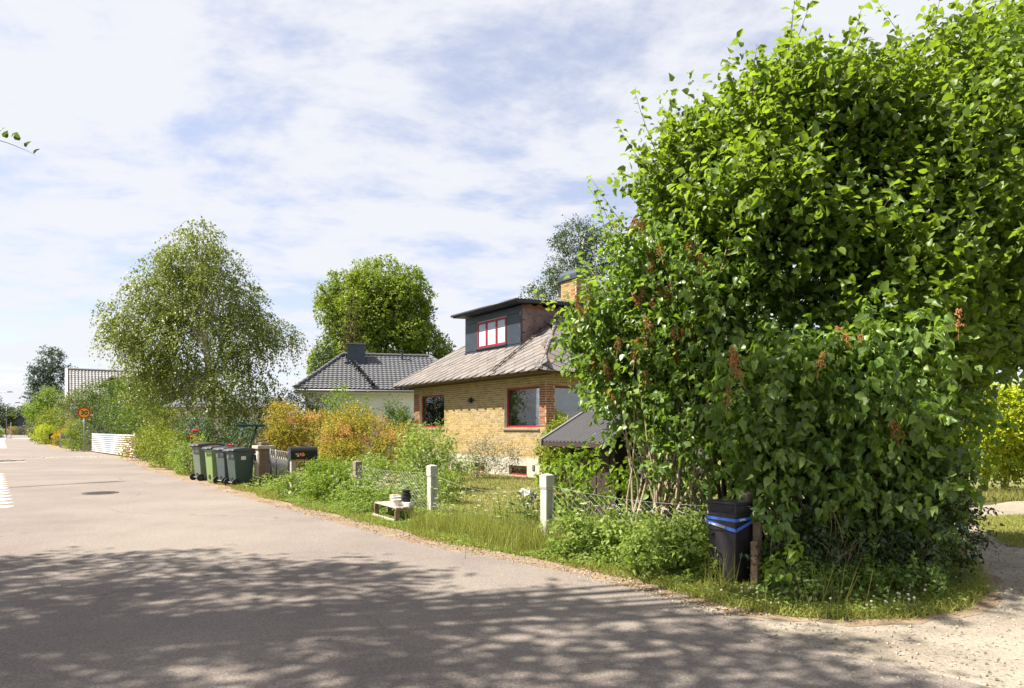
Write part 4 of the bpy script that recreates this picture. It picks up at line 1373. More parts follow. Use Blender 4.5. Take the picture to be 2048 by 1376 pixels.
mbx = thing("mailbox", "black drum shaped mailbox with red and yellow flower print on a wooden post", "mailbox", (-5.36, 16.62, 0), HR + math.pi / 2)
L_ = .60
n = 14
out = [(-.12, .845), (.12, .845), (.12, 1.03)] + [(.12 * math.cos(math.pi * k / n), 1.03 + .125 * math.sin(math.pi * k / n)) for k in range(1, n)] + [(-.12, 1.03)]
mb = MB(); mb.prism(out, "x", -.04, L_); bod = mb.build("body", M["black"], mbx, bevel=.004)
out2 = [(p[0] * 1.05, .845 + (p[1] - .845) * 1.02) for p in out]
mb = MB(); mb.prism(out2, "x", -.065, -.041); mb.build("door", M["black"], mbx, bevel=.004)
mb = MB(); mb.box((-.078, -.02, 1.02), (-.066, .02, 1.05)); mb.build("latch", M["steel"], mbx)
mb = MB()
rq = random.Random(3)
for m_, k in (("petal_r", 9), ("sign_y", 6), ("umbel", 4)):
    mb = MB()
    for q in range(k):
        x = .05 + rq.random() * .22; z = .96 + rq.uniform(-.03, .03); r = rq.uniform(.012, .026)
        mb.prism([(x + r * math.cos(a), z + r * math.sin(a)) for a in [i * 2 * math.pi / 7 for i in range(7)]], "y", -.1222 - rq.random() * .0015, -.1195)
    mb.build("flower_print", M[m_], bod)["kind"] = "stuff"
mb = MB(); mb.box((-.03, -.06, -.1), (.09, .06, .843)); mb.build("post", M["wood"], mbx, bevel=.004)

# ================================================================== wheelie bins
def wheelie_bin(loc, rot, bodymat, label, wheels=True, lidmat="lid", redlid=False, h=.95, w=.48, d=.55, sticker=False):
    t = thing("wheelie_bin", label, "bin", loc, rot, "bins by the garden gate")
    mb = MB(); mb.frustum((-w * .40, -d * .36, w * .40, d * .40), (-w * .49, -d * .5, w * .49, d * .48), .06 if wheels else .0, h)
    b = mb.build("body", M[bodymat], t, bevel=.02)
    mb = MB(); mb.box((-w * .52, -d * .54, h - .045), (w * .52, d * .51, h - .002)); mb.build("rim", M[bodymat], t, bevel=.01)
    n = 8
    prof = [(-d * .60, h + .0), (-d * .60, h + .03)] + [(-d * .55 + d * 1.12 * k / n, h + .045 + .05 * math.sin(math.pi * (k + 1) / (n + 2))) for k in range(n + 1)] + [(d * .62, h + .02), (d * .62, h + .0)]
    mb = MB(); mb.prism(prof, "x", -w * .56, w * .56); l = mb.build("lid", M[lidmat], t, bevel=.012)
    mb = MB(); mb.tube([(-w * .42, -d * .66, h + .012), (w * .42, -d * .66, h + .012)], .018, 8); mb.build("handle", M[lidmat], t, smooth=True)
    for x in (-w * .30, 0, w * .30):
        mb = MB(); mb.box((x - .03, -d * .66, h - .01), (x + .03, -d * .5, h + .022)); mb.build("hinge", M[lidmat], t)
    for x in (-w * .22, w * .22):
        mb = MB(); mb.box((x - .055, -d * .487, h - .20), (x + .055, -d * .462, h - .06)); mb.build("rear_plate", M["sill"] if bodymat != "bin_lime" else M["bin_lime"], b)
    mb = MB(); mb.prism([(-.05, .12), (.05, .12), (.05, .2), (.03, .235), (-.03, .235), (-.05, .2)], "y", -d * .41, -d * .36); mb.build("rear_recess", M["rubber"], b)
    if wheels:
        for s in (-1, 1):
            mb = MB(); mb.lathe([(.10, -.025), (.105, -.02), (.105, .02), (.10, .025), (.06, .028), (0, .028)], 18)
            o = mb.build("wheel", M["rubber"], t, (s * w * .47, -d * .42, .105), (0, math.radians(90), 0))
            mb = MB(); mb.lathe([(.06, -.03), (.06, .032), (.02, .036), (0, .036)], 14); mb.build("hub", M["darkmetal"], o)
        mb = MB(); mb.tube([(-w * .45, -d * .42, .105), (w * .45, -d * .42, .105)], .012, 6); mb.build("axle", M["steel"], t)
    if redlid:
        mb = MB(); mb.prism([(-d * .3, h + .096), (d * .2, h + .099), (d * .2, h + .103), (-d * .3, h + .10)], "x", -w * .4, w * .1); mb.build("lid_label", M["sign_r"], l)
    if sticker:
        for (z0, z1, y0, y1, m_) in ((.73, .83, -.10, .04, "whitepot"),):
            mb = MB()
            xx = w * .49 - (h - z0) / (h - .06) * w * .09 + .004
            mb.add([(xx, y0, z0), (xx, y1, z0), (xx + .009, y1, z1), (xx + .009, y0, z1), (xx - .004, y0, z0), (xx - .004, y1, z0), (xx + .005, y1, z1), (xx + .005, y0, z1)], [(0, 1, 2, 3), (0, 4, 5, 1), (1, 5, 6, 2), (2, 6, 7, 3), (3, 7, 4, 0)])
            mb.build("sticker", M[m_], b)
    return t


BR = math.radians(-40)
wheelie_bin((-7.62, 19.15, 0), BR, "bin_green", "dark green bin with a white sticker nearest the gate pillar", sticker=True, h=.97, d=.62)
wheelie_bin((-8.22, 19.78, 0), BR + .04, "bin_blue", "blue grey bin between the lime bin and the dark green bin", h=.98)
wheelie_bin((-8.80, 20.35, 0), BR + .02, "bin_lime", "lime green bin with a red label on its lid", False, redlid=True, h=.99, w=.44)
wheelie_bin((-9.48, 21.2, 0), BR - .05, "bin_gray", "olive grey bin farthest from the gate with a wide dark lid", h=1.06, w=.56, d=.72)

# dark green steel frame behind the gate
gf = thing("garden_swing_stand", "dark green steel A-frame with grey legs behind the bins", "frame", (-8.75, 22.8, 0), math.radians(8))
for nm, pts, r, m_ in (("brace", [(-.35, -.1, 0), (.22, 0, 1.66)], .035, "greenframe"), ("post", [(.18, .05, 0), (.18, .05, 1.60)], .02, "steel"), ("post", [(.36, .1, 0), (.36, .1, 1.62)], .022, "steel"),
                       ("brace", [(-.9, .3, .9), (-.35, .2, 1.62)], .015, "greenframe"), ("crossbar", [(-1.2, .1, .95), (.36, .1, .88)], .014, "wood_d")):
    mb = MB(); mb.tube(pts, r, 8); mb.build(nm, M[m_], gf, smooth=True)
mb = MB(); mb.box((-.42, -.12, 1.66), (.46, .22, 1.74)); mb.build("top_beam", M["greenframe"], gf, bevel=.006)

# ================================================================== white slatted fence, sign, mailboxes down the road
FA, FB = Vector((-20.05, 36.3, 0)), Vector((-28.3, 46.0, 0))
fvv = FB - FA
wf = thing("slatted_fence", "white horizontal slat fence at the roadside near the speed sign", "fence", FA, math.atan2(fvv.y, fvv.x))
fl = fvv.length
for k in range(10):
    mb = MB(); mb.box((0, -.012, .10 + k * .122), (fl, .012, .10 + k * .122 + .062)); mb.build("slat", M["white"], wf)
k = 0
while k * 1.8 < fl + .1:
    mb = MB(); mb.box((min(k * 1.8, fl - .04) - .03, -.075, -.05), (min(k * 1.8, fl - .04) + .03, -.013, 1.30)); mb.build("post", M["sill"], wf); k += 1
mb = MB(); mb.box((-.09, -.05, -.05), (-.005, .05, 1.36)); mb.build("end_post", M["white"], wf)
mb = MB(); mb.box((.22, .0135, .62), (.56, .10, 1.16)); mb.build("letter_box", M["sill"], wf, bevel=.01)
gl_ = thing("glass_screen", "short clear glass screen at the near end of the white slat fence", "screen", FA + Vector((.35, -.3, 0)), math.atan2(fvv.y, fvv.x) - 1.9)
mb = MB(); mb.box((0.05, -.005, .15), (1.2, .005, 1.2)); mb.build("pane", M["glass_b"], gl_)
for x in (0, 1.22):
    mb = MB(); mb.box((x - .02, -.02, -.05), (x + .025, .02, 1.25)); mb.build("post", M["steel"], gl_)
# 30 sign
sg = thing("speed_sign", "round yellow speed sign with red rim reading 30 on a grey pole", "road sign", (-29.2, 46.6, 0), math.radians(30))
mb = MB(); mb.tube([(0, 0, -.1), (0, 0, 2.95)], .04, 10); mb.build("pole", M["steel"], sg, smooth=True)
for nm, r, y, m_ in (("disc", .385, -.06, "sign_r"), ("face", .30, -.066, "sign_y")):
    mb = MB(); mb.prism([(r * math.cos(a), 2.66 + r * math.sin(a)) for a in [i * 2 * math.pi / 36 for i in range(36)]], "y", y, -.045); o = mb.build(nm, M[m_], sg)
text("30", .42, M["sign_k"], o, (0, -.0675, 2.66), (math.radians(90), 0, 0), "number", .001, .012)
# twin grey mailboxes
mm = thing("mailbox", "pair of dark grey mailboxes side by side on one wooden post", "mailbox", (-38.0, 58.3, 0), math.radians(34))
for x in (-.42, .02):
    mb = MB(); mb.box((x, -.2, .72), (x + .42, .2, 1.12)); b = mb.build("box", M["darkmetal"], mm, bevel=.02)
    mb = MB(); mb.box((x + .06, -.215, .96), (x + .36, -.2, 1.0)); mb.build("name_plate", M["white"], b)
for z in (.78, .88, .98, 1.06):
    mb = MB(); mb.box((-.56, -.1, z - .03), (-.425, .08, z + .03)); mb.build("number_plate", M["white"], mm)
mb = MB(); mb.box((-.56, -.06, -.05), (-.36, .06, .72)); mb.build("post", M["wood"], mm)
mb = MB(); mb.box((.52, -.05, -.05), (.66, .07, .62)); tag(mb.build("bollard", M["wood"], None, (-38.0, 57.6, 0), (0, 0, .6)), "short wooden stump beside the twin grey mailboxes", "bollard")
bm_ = thing("mailbox", "small black mailbox on a thin post before the yellow shrub", "mailbox", (-45.2, 67.0, 0), math.radians(34))
mb = MB(); mb.box((-.22, -.18, .52), (.22, .18, 1.02)); mb.prism([(-.24, 1.02), (.24, 1.02), (0, 1.14)], "y", -.2, .2); b = mb.build("box", M["black"], bm_)
mb = MB(); mb.box((-.05, -.19, .7), (.03, -.182, .85)); mb.build("label_plate", M["white"], b)
mb = MB(); mb.tube([(0, 0, -.05), (0, 0, .52)], .03, 6); mb.build("post", M["darkmetal"], bm_)

# street lamps
def street_lamp(loc, rot, h, arm, label):
    t = thing("street_lamp", label, "street lamp", loc, rot, "street lamps along the far road")
    mb = MB(); mb.tube([(0, 0, 0), (0, 0, h * .5), (0, 0, h)], [.09, .07, .055], 8); mb.build("pole", M["steel"], t, smooth=True)
    mb = MB(); mb.tube(bezier((0, 0, h), (arm, 0, h + .75), (-.35 * arm, 0, .45), 9), .05, 6); mb.build("arm", M["steel"], t, smooth=True)
    mb = MB(); mb.frustum((arm - .1, -.14, arm + .75, .14), (arm - .05, -.1, arm + .6, .1), h + .66, h + .82); mb.build("lamp_head", M["darkmetal"], t)


street_lamp((-92.2, 122, 0), 0.0, 7.4, 2.2, "taller street lamp whose pole stands nearer along the far road")
street_lamp((-98.5, 133, 0), 0.0, 5.9, 1.9, "lower street lamp with curved arm above the far trees")
mb = MB(); mb.tube([(0, 0, -.1), (0, 0, 2.6)], .06, 6)
tag(mb.build("marker_pole", M["steel"], None, (-80, 109, 0)), "thin grey pole in front of the white flowering bush", "pole")

# ================================================================== trees
def clumps(blobs, k, f=0.42, seed=1, out_=0.8):
    """Smaller lobes budding on the big ones, so a crown reads as billowing clumps."""
    r_ = np.random.default_rng(seed)
    out = []
    for b in blobs:
        out.append((b[0], b[1], b[2], b[3] * .8, b[4] * .8, b[5] * .8))
        for _ in range(k):
            d = norm(r_.normal(size=3)); d[2] = d[2] * .8 + .15
            s = f * r_.uniform(.7, 1.25)
            out.append((b[0] + d[0] * b[3] * out_, b[1] + d[1] * b[4] * out_, b[2] + d[2] * b[5] * out_, b[3] * s, b[4] * s, b[5] * s * .85))
    return out


tree("birch_tree", "tall birch with drooping twigs and white trunk behind the bins", "tree", (-13.3, 30.2, 0),
     clumps([(-14.0, 30, 9.3, 1.35, 1.4, 1.3), (-15.0, 30, 7.8, 1.7, 1.8, 1.5), (-12.8, 30, 7.6, 1.5, 1.8, 1.5), (-16.0, 30, 6.2, 1.4, 1.6, 1.2), (-11.7, 30, 5.9, 1.3, 1.6, 1.2), (-13.9, 29.7, 5.4, 2.4, 1.9, 1.9), (-15.3, 29.7, 3.4, 1.3, 1.2, 1.6), (-12.1, 29.7, 3.4, 1.5, 1.3, 1.6), (-17.1, 30, 5.7, .7, .9, .7), (-10.2, 30, 5.7, .65, .9, .7)], 5, .42, 3),
     5400, .8, 14, .108, "l_birch", .17, "birchbark", limbs=22, fork=.22, droop=.95, hang=.85, up=.1, shell=.55, lumps=.26)
tree("linden_tree", "broad round linden crown rising behind the white house", "tree", (-11.4, 58, 0),
     clumps([(-11.4, 58, 13.5, 3.2, 2.8, 3.2), (-14.2, 58, 12.2, 2.2, 2.2, 2.4), (-8.6, 58, 12.6, 2.2, 2.4, 2.4), (-13.6, 58, 10.9, 2.6, 2.8, 2.7), (-9.0, 58, 11.0, 2.7, 2.8, 2.9), (-11.2, 57, 8.2, 4.6, 3.2, 3.2), (-15.0, 57, 6.8, 2.3, 2.4, 2.8), (-7.6, 58, 8.0, 2.3, 2.4, 3.0), (-7.3, 58, 6.2, 2.3, 2.4, 2.6), (-11, 56.5, 11, 3.6, 2.6, 3.4)], 9, .36, 5),
     13500, .45, 7, .25, "l_linden", .45, limbs=10, up=.25, shell=.35, lumps=.09, tmpl=T_OVATE)
tree("conifer_tree", "slim brownish conifer in front of the linden crown", "tree", (-10.8, 46, 0),
     [(-10.8, 46, 1.8 + k * .9, 1.25 - .13 * k, 1.25 - .13 * k, .75) for k in range(10)], 1500, .5, 8, .14, "l_conif", .16, limbs=0, droop=.2, hang=.5, shell=.4)
tree("conifer_tree", "small grey green conifer beside the linden's lower left edge", "tree", (-13.0, 47, 0),
     [(-13.0, 47, 1.8 + k * .9, 1.2 - .13 * k, 1.2 - .13 * k, .75) for k in range(7)], 900, .5, 8, .14, "l_dark", .14, limbs=0, droop=.3, hang=.6, shell=.4)
tree("birch_tree", "pale green birch top rising behind the brick chimney", "tree", (5.0, 52, 0),
     clumps([(4.9, 52, 16.0, 1.7, 1.8, 1.9), (3.6, 52, 13.4, 1.3, 1.5, 1.7), (6.6, 52, 14.8, 1.7, 1.8, 2.0), (5.2, 52, 12.2, 2.2, 2, 2), (1.7, 52, 11.7, 1.2, 1.1, .8), (8.2, 52, 12.5, 1.8, 1.7, 2)], 4, .4, 8),
     3000, .6, 8, .15, "l_far", .25, "birchbark", limbs=10, droop=.35, hang=.6, shell=.6, lumps=.2)
tree("birch_tree", "dark weeping birch beyond the tall hedge at the far bend", "tree", (-59.8, 88, 0),
     clumps([(-59.6, 88, 10.5, 1.5, 1.5, 2.0), (-60.9, 88, 8.2, 1.5, 1.5, 1.9), (-58.5, 88, 8.2, 1.5, 1.5, 2.1), (-59.8, 88, 5.8, 2.4, 2, 2.5), (-57.3, 88, 9.3, .8, .7, .6)], 4, .4, 9),
     1700, .7, 8, .2, "l_dark", .25, "birchbark", limbs=6, droop=.6, hang=.8, shell=.5, lumps=.2)
tree("garden_tree", "light green rounded tree before the dark weeping birch", "tree", (-51.4, 76, 0),
     clumps([(-50.9, 76, 4.6, 1.9, 1.8, 1.6), (-52.6, 76, 3.3, 1.6, 1.6, 1.6), (-50, 75.5, 2.9, 1.6, 1.4, 1.5)], 4, .42, 4), 1500, .45, 7, .17, "l_bright", .12, limbs=4)
GT = "trees at the far end of the road"
for i, (x, y, z, r, h, lm, lb) in enumerate(((-132.3, 184, 4.6, 3.4, 3.0, "l_far", "bluish green round tree behind the small blue house"), (-138, 186, 5.0, 3.4, 3.0, "l_far", "greyish tree left of the small blue house at the road's end"),
                                            (-126.5, 180, 4.0, 2.8, 2.6, "l_dark", "darker tree just right of the small blue house"), (-127.2, 172, 3.4, 1.6, 2.1, "l_olive", "small olive tree beside the second street lamp"))):
    tree("far_tree", lb, "tree", (x, y, 0), clumps([(x, y, z, r, r, h), (x + 1.5, y, z - 1, r * .8, r, h * .8)], 4, .42, 20 + i), 1100, .6, 6, .38, lm, .2, limbs=2, group=GT)
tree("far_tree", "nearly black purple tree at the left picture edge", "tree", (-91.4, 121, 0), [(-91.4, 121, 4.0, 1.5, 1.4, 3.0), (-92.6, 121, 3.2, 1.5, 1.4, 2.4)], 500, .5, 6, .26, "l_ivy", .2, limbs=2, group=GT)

# the roadside trees whose crowns shade the foreground road
def over(gx, gy, r, h):
    return (gx - .777 * h, gy - .082 * h, h, r, r, r * .62)


SH_A = [(-3.4, 6.3, 9.3, .9, 1.0, .7), (-4.3, 6.0, 9.8, 1.0, 1.0, .7), over(-7.4, 6.2, 2.3, 9.6), over(-4.9, 7.3, 1.7, 9.2), over(-2.7, 6.5, 1.6, 9.0), over(-.5, 5.55, 1.3, 8.8), over(-4.6, 4.6, 2.3, 9.8), over(-2.2, 4.2, 1.9, 10.0)]
SH_B = [over(-7.2, 2.6, 2.4, 9.6), over(-3.5, 1.6, 2.4, 9.2), over(-.2, 3.0, 1.6, 9.4), over(1.4, 4.6, 1.0, 8.6), over(2.0, 2.6, 1.3, 8.8), over(-.5, .6, 2.0, 9.0)]
tree("roadside_tree", "tall roadside tree whose twig hangs in at the upper left", "tree", (-15.5, 2.5, 0), clumps(SH_A, 4, .4, 31), 3500, .7, 9, .15, "l_birch", .3, limbs=14, fork=.4, hang=.3, shell=.85, lumps=.2, zmin=3)
tree("roadside_tree", "second tall roadside tree shading the road close to the viewer", "tree", (-11.5, -2.5, 0), clumps(SH_B, 4, .4, 32), 3700, .7, 9, .15, "l_birch", .3, limbs=14, fork=.4, hang=.3, shell=.85, lumps=.2, zmin=3)
tw = thing("hanging_twig", "thin twig with few leaves hanging in at the upper left edge", "twig", (-6.6, 8.0, 5.02))
mb = MB(); mb.tube(bezier((0, 0, .06), (1.02, 0, -.22), (.1, 0, .09), 9), [.006, .0055, .005, .0045, .004, .0035, .003, .002, .001], 5); mb.build("twig", M["bark"], tw)
me = leaf_mesh("leaf", np.zeros((1, 3)), np.array([[0, 1., 0]]), np.array([[0, 0, 1.]]), np.array([.085]), np.zeros(1), T_HEART); me.materials.append(M["l_mid"])
for (x, z, a) in ((.42, .07, -2.2), (.52, .04, -.9), (.60, .06, .2), (.66, -.01, -1.5), (.74, .0, -.2), (.80, -.04, -1.9), (.90, -.12, -.8), (1.0, -.2, -.5)):
    o = bpy.data.objects.new("leaf", me); COL.objects.link(o); o.parent = tw; o.location = (x, 0, z)
    o.rotation_euler = (1.1, 0, a - .6)

# ================================================================== shrubs along the road and in the garden
HG = "shrubs of the tall roadside hedge"
shrub("tall_shrub", "grey green loose shrub behind the speed sign", "shrub", (-36.3, 58, 0), clumps([(-35.6, 58, 3.9, 1.7, 1.5, 1.8), (-37.6, 58.5, 3.2, 1.5, 1.4, 1.9), (-35.5, 57.5, 1.8, 1.8, 1.3, 1.6)], 4, .42, 41), 1500, .5, 7, .14, "l_olive", T_OVATE, HG)
shrub("tall_shrub", "deep green dense shrub towering over the white slat fence", "shrub", (-28.6, 50, 0), clumps([(-29.8, 50.3, 3.4, 1.6, 1.5, 1.7), (-27.6, 49.3, 3.2, 1.7, 1.5, 1.9), (-27.0, 48, 1.6, 1.9, 1.3, 1.5), (-25.4, 45.5, 2.4, 1.6, 1.4, 2.0), (-30.0, 49.8, 1.5, 1.4, 1.2, 1.5), (-23.4, 43, 2.0, 1.5, 1.3, 1.8)], 4, .42, 42), 3000, .5, 7, .14, "l_mid", T_OVATE, HG)
shrub("tall_shrub", "olive grassy shrub at the inside of the far bend", "shrub", (-60.5, 87.5, 0), [(-60.5, 87.5, 1.5, 1.4, 1.4, 1.8), (-58, 84, .9, 1.2, 1.2, 1.1)], 500, .5, 7, .2, "l_olive", group=HG)
shrub("feathery_shrub", "feathery yellow green shrub in front of the light green tree", "shrub", (-47.4, 70.5, 0), clumps([(-47.4, 70.5, 2.2, 1.5, 1.3, 1.6), (-45.2, 69.5, 1.9, 1.2, 1.2, 1.5)], 3, .42, 43), 900, .6, 7, .15, "l_thuja", droop=.3)
shrub("round_bush", "vivid yellow green round bush near the small black mailbox", "bush", (-47.0, 69.0, 0), [(-47.0, 69.0, .9, 1.15, 1.0, 1.1)], 500, .3, 7, .12, "l_gold")
shrub("yellow_shrub", "bright golden yellow shrub beside the small black mailbox", "shrub", (-42.4, 64.6, 0), [(-42.4, 64.6, .7, .65, .6, .85), (-43.4, 65.2, .45, .5, .5, .55)], 400, .25, 7, .09, "l_yellow")
shrub("yellow_conifer", "small golden conifer above the twin grey mailboxes", "shrub", (-39.8, 61.6, 0), [(-39.8, 61.6, .7, .5, .5, .7), (-39.8, 61.6, 1.5, .4, .4, .8), (-39.8, 61.6, 2.1, .22, .22, .5)], 350, .25, 7, .08, "l_yellow")
shrub("low_bush", "low green bush at the foot of the twin mailboxes", "bush", (-37.4, 58.6, 0), [(-37.2, 58.9, .4, .7, .5, .5)], 220, .25, 7, .09, "l_bright")
shrub("low_bush", "low green bush under the yellow shrub", "bush", (-41.8, 63.2, 0), [(-41.8, 63.2, .3, .5, .4, .36)], 160, .25, 7, .09, "l_mid")
shrub("climber_bush", "narrow ivy covered bush just left of the speed sign pole", "bush", (-30.9, 47.8, 0), [(-30.9, 47.9, .8, .55, .5, .9), (-30.7, 47.9, 1.6, .45, .45, .7), (-29.9, 47.6, .6, .5, .4, .7)], 600, .25, 7, .09, "l_weed", T_OVATE)
shrub("climber_bush", "white variegated climber between speed sign and slat fence", "bush", (-28.9, 47.0, 0), [(-28.9, 47.1, .7, .3, .3, .8)], 200, .2, 6, .08, "l_grey", T_OVATE)
shrub("leafy_shrub", "yellow green shrub at the near end of the white slat fence", "shrub", (-17.9, 33.4, 0), clumps([(-17.5, 33.8, 1.2, .8, .8, 1.0), (-16.6, 32.4, .8, .8, .8, .85), (-16.9, 33.6, 2.0, .7, .7, .8)], 3, .4, 51), 1000, .35, 7, .09, "l_thuja")
shrub("reddish_grass", "reddish dry grass clump at the slat fence end post", "grass clump", (-19.0, 34.2, 0), [(-19.1, 34.3, .45, .35, .3, .6)], 160, .5, 4, .2, "l_orange", T_LANCE, up=1.6, stems=0)
shrub("leafy_shrub", "tangled low shrub between birch and roadside", "shrub", (-13.2, 26.8, 0), clumps([(-14.6, 28.4, .8, 1.0, .9, 1.0), (-13.2, 26.8, .7, .9, .8, .95), (-11.8, 25.3, .65, .9, .8, .9)], 3, .4, 52), 1500, .35, 7, .085, "l_thuja", T_OVATE)
shrub("leafy_shrub", "small bright shrub beside the farthest bin", "shrub", (-10.9, 23.6, 0), [(-10.9, 23.5, .5, .75, .6, .75), (-11.6, 24.2, .4, .5, .5, .5)], 500, .3, 7, .075, "l_weed", T_OVATE)
rose = shrub("rose_bush", "dark green rose bush with red blooms above the bins", "rose bush", (-10.6, 25.0, 0), clumps([(-11.4, 25.0, 1.05, 1.0, .8, 1.0), (-9.9, 24.8, 1.0, 1.0, .8, .9), (-8.7, 25.2, 1.0, 1.0, .8, 1.0)], 3, .4, 53), 1400, .35, 7, .085, "l_deep", T_OVATE)
for (x, y, z) in ((-11.12, 23.95, 1.52), (-11.2, 23.95, 1.30), (-11.02, 23.9, 1.10), (-11.2, 23.9, .98), (-10.35, 23.9, 1.02), (-10.5, 23.85, .97), (-9.85, 23.85, 1.0), (-10.2, 23.85, .96)):
    mb = MB()
    for q in range(9):
        a, r = q * 2.4, .018 + .008 * q
        c_ = Vector((r * math.cos(a), r * math.sin(a) * .8, .03 * math.sin(q * 1.3)))
        mb.lathe([(.0, -.02), (.035, -.01), (.045, .012), (.02, .03)], 6, c_)
    o = mb.build("flower", M["petal_r"], rose, (x + 10.6, y - 25.0, z))
shrub("arching_shrub", "green arching shrub between birch and orange shrubs", "shrub", (-9.9, 31.2, 0), clumps([(-9.9, 31.2, 2.0, 1.2, 1.1, 1.3), (-8.5, 31, 1.7, 1.0, 1, 1.1), (-12.3, 31.5, 1.9, 1.2, 1, 1.4)], 4, .4, 54), 1500, .45, 7, .1, "l_mid", T_OVATE)
OG = "orange tinted shrubs by the gate"
shrub("orange_shrub", "orange yellow shrub directly behind the iron gate", "shrub", (-7.5, 23.5, 0), clumps([(-7.6, 23.5, 1.5, .85, .8, .95), (-6.7, 23.3, 1.3, .85, .8, .9), (-8.1, 23.2, .95, .6, .6, .8), (-7.2, 23.0, .7, .9, .6, .7)], 5, .4, 55), 3000, .22, 8, .06, "l_orange", T_LEAF, OG, lumps=.2)
shrub("orange_shrub", "larger orange yellow shrub in front of the brick house's far corner", "shrub", (-4.3, 19.6, 0), clumps([(-4.2, 19.5, 1.25, 1.0, .85, .92), (-5.05, 19.8, 1.15, .75, .75, .8), (-3.4, 19.4, 1.0, .7, .7, .8), (-4.3, 19.0, .6, 1.2, .6, .6)], 5, .4, 56), 4200, .22, 8, .052, "l_orange", T_LEAF, OG, lumps=.2)
shrub("sapling", "slender green sapling before the white house wall", "sapling", (-6.6, 27.5, 0), clumps([(-7.0, 27.5, 2.3, .6, .5, 1.0), (-6.1, 27.2, 2.0, .5, .5, .9), (-6.6, 27.4, 1.2, .8, .6, .9)], 3, .4, 57), 800, .4, 7, .095, "l_bright", T_OVATE, up=.8)
shrub("sapling", "darker green sapling against the brick house's far corner", "sapling", (-4.2, 25.4, 0), clumps([(-4.3, 25.5, 1.6, .5, .45, 1.1), (-3.8, 24.8, 1.4, .45, .45, .9)], 3, .4, 58), 700, .35, 7, .085, "l_mid", T_OVATE, up=.8)
shrub("butterfly_bush", "loose bush with long drooping leaves in front of the brick wall", "shrub", (-2.2, 17.8, 0), clumps([(-2.3, 17.9, .95, .55, .5, .65), (-1.6, 17.5, .6, .5, .45, .5), (-2.5, 17.3, .45, .5, .4, .4)], 3, .45, 59), 420, .45, 9, .15, "l_weed", T_LANCE, stems=16, sr=.012, up=.6, hang=.6, shell=.8)
shrub("bright_bush", "bright green bush crowding the mailbox post", "bush", (-4.1, 15.3, 0), clumps([(-4.15, 15.5, .42, .42, .4, .36), (-3.7, 14.9, .34, .5, .4, .32), (-4.35, 15.9, .5, .3, .3, .3), (-4.0, 14.8, .22, .5, .3, .25)], 4, .42, 60), 1500, .25, 7, .06, "l_bright", T_OVATE)
shrub("dock_plant", "broad leaved pale plant at the foot of the mailbox post", "plant", (-4.95, 15.4, 0), [(-4.95, 15.4, .15, .2, .15, .15)], 10, .2, 3, .2, "l_weed", T_OVATE, stems=0)
shrub("wild_bush", "tangled green growth behind the netting between old post and white post", "bush", (-2.6, 15.5, 0), clumps([(-2.9, 15.8, .42, .8, .55, .42), (-1.6, 14.6, .32, .7, .5, .32), (-3.6, 16.6, .5, .6, .5, .45)], 4, .42, 62), 1300, .22, 7, .06, "l_weed", T_OVATE)
shrub("thuja_bush", "yellow green thuja standing between brick house and shed", "bush", (1.25, 17.3, 0), clumps([(1.25, 17.3, .75, .5, .5, .75), (1.2, 17.2, 1.35, .35, .35, .5)], 5, .4, 61), 1300, .2, 8, .065, "l_thuja", T_LEAF)
shrub("twiggy_shrub", "thin grey twiggy plant along the concrete foundation", "shrub", (-.75, 22.0, 0), [(-.9, 22.1, .5, .55, .3, .6), (-.2, 21.5, .45, .5, .3, .5)], 420, .45, 5, .1, "l_grey", T_LANCE, up=2.2, shell=.9, stems=10, sr=.006)
shrub("green_plant", "small leafy green plant against the foundation between basement windows", "plant", (-1.05, 21.6, 0), [(-1.05, 21.6, .4, .3, .25, .42)], 170, .25, 6, .08, "l_mid", T_LANCE, up=.9)
shrub("green_plant", "weedy growth hiding the far basement window", "plant", (-1.9, 20.6, 0), [(-2.0, 20.8, .32, .6, .35, .36)], 260, .25, 6, .08, "l_olive", T_LANCE, up=.9)
for i, (x, y) in enumerate(((9.6, 17.4), (10.9, 16.6), (12.2, 16.9), (13.6, 17.1), (15.2, 17.4))):
    shrub("golden_conifer", ("golden conifer bush at the driveway, end nearest the big hedge", "golden conifer bush at the driveway, second from the big hedge", "golden conifer bush at the driveway, middle of the row", "golden conifer bush at the driveway, past the middle", "golden conifer bush at the driveway, last of the row")[i], "bush", (x, y, 0),
          clumps([(x, y, 1.25, .95, .9, 1.15), (x, y, 2.0, .75, .75, .8)], 5, .4, 70 + i), 1500, .3, 8, .085, "l_gold", T_LEAF, "golden conifers beside the driveway", droop=.2, hang=.3)
shrub("white_bush", "white flowering bush at the far end of the road", "bush", (-119.2, 166, 0), [(-119.2, 166, 1.0, 1.7, 1, 1.2)], 300, .3, 6, .2, "l_grey")
shrub("pink_bush", "pink flowering bush beside the small blue house", "bush", (-121.8, 166.5, 0), [(-121.8, 166.5, 1.1, 1.3, .9, .9)], 200, .3, 6, .2, "l_orange", group=None)
shrub("clipped_hedge", "dark upright hedge right of the white flowering bush", "hedge", (-115.3, 166, 0), [(-115.3, 166, 1.6, 1.1, 1, 2.2), (-113.2, 165, 1.2, 1.4, 1, 1.6), (-110.5, 164, .8, 1.4, 1, 1.2)], 500, .3, 6, .24, "l_deep")
shrub("low_bush", "bright bush at the left picture edge beside the far pavement", "bush", (-85.8, 112, 0), [(-85.8, 112, 1.3, 1.9, 1.3, 1.5), (-84.2, 111.5, .7, .9, .8, .9)], 500, .3, 6, .2, "l_bright")

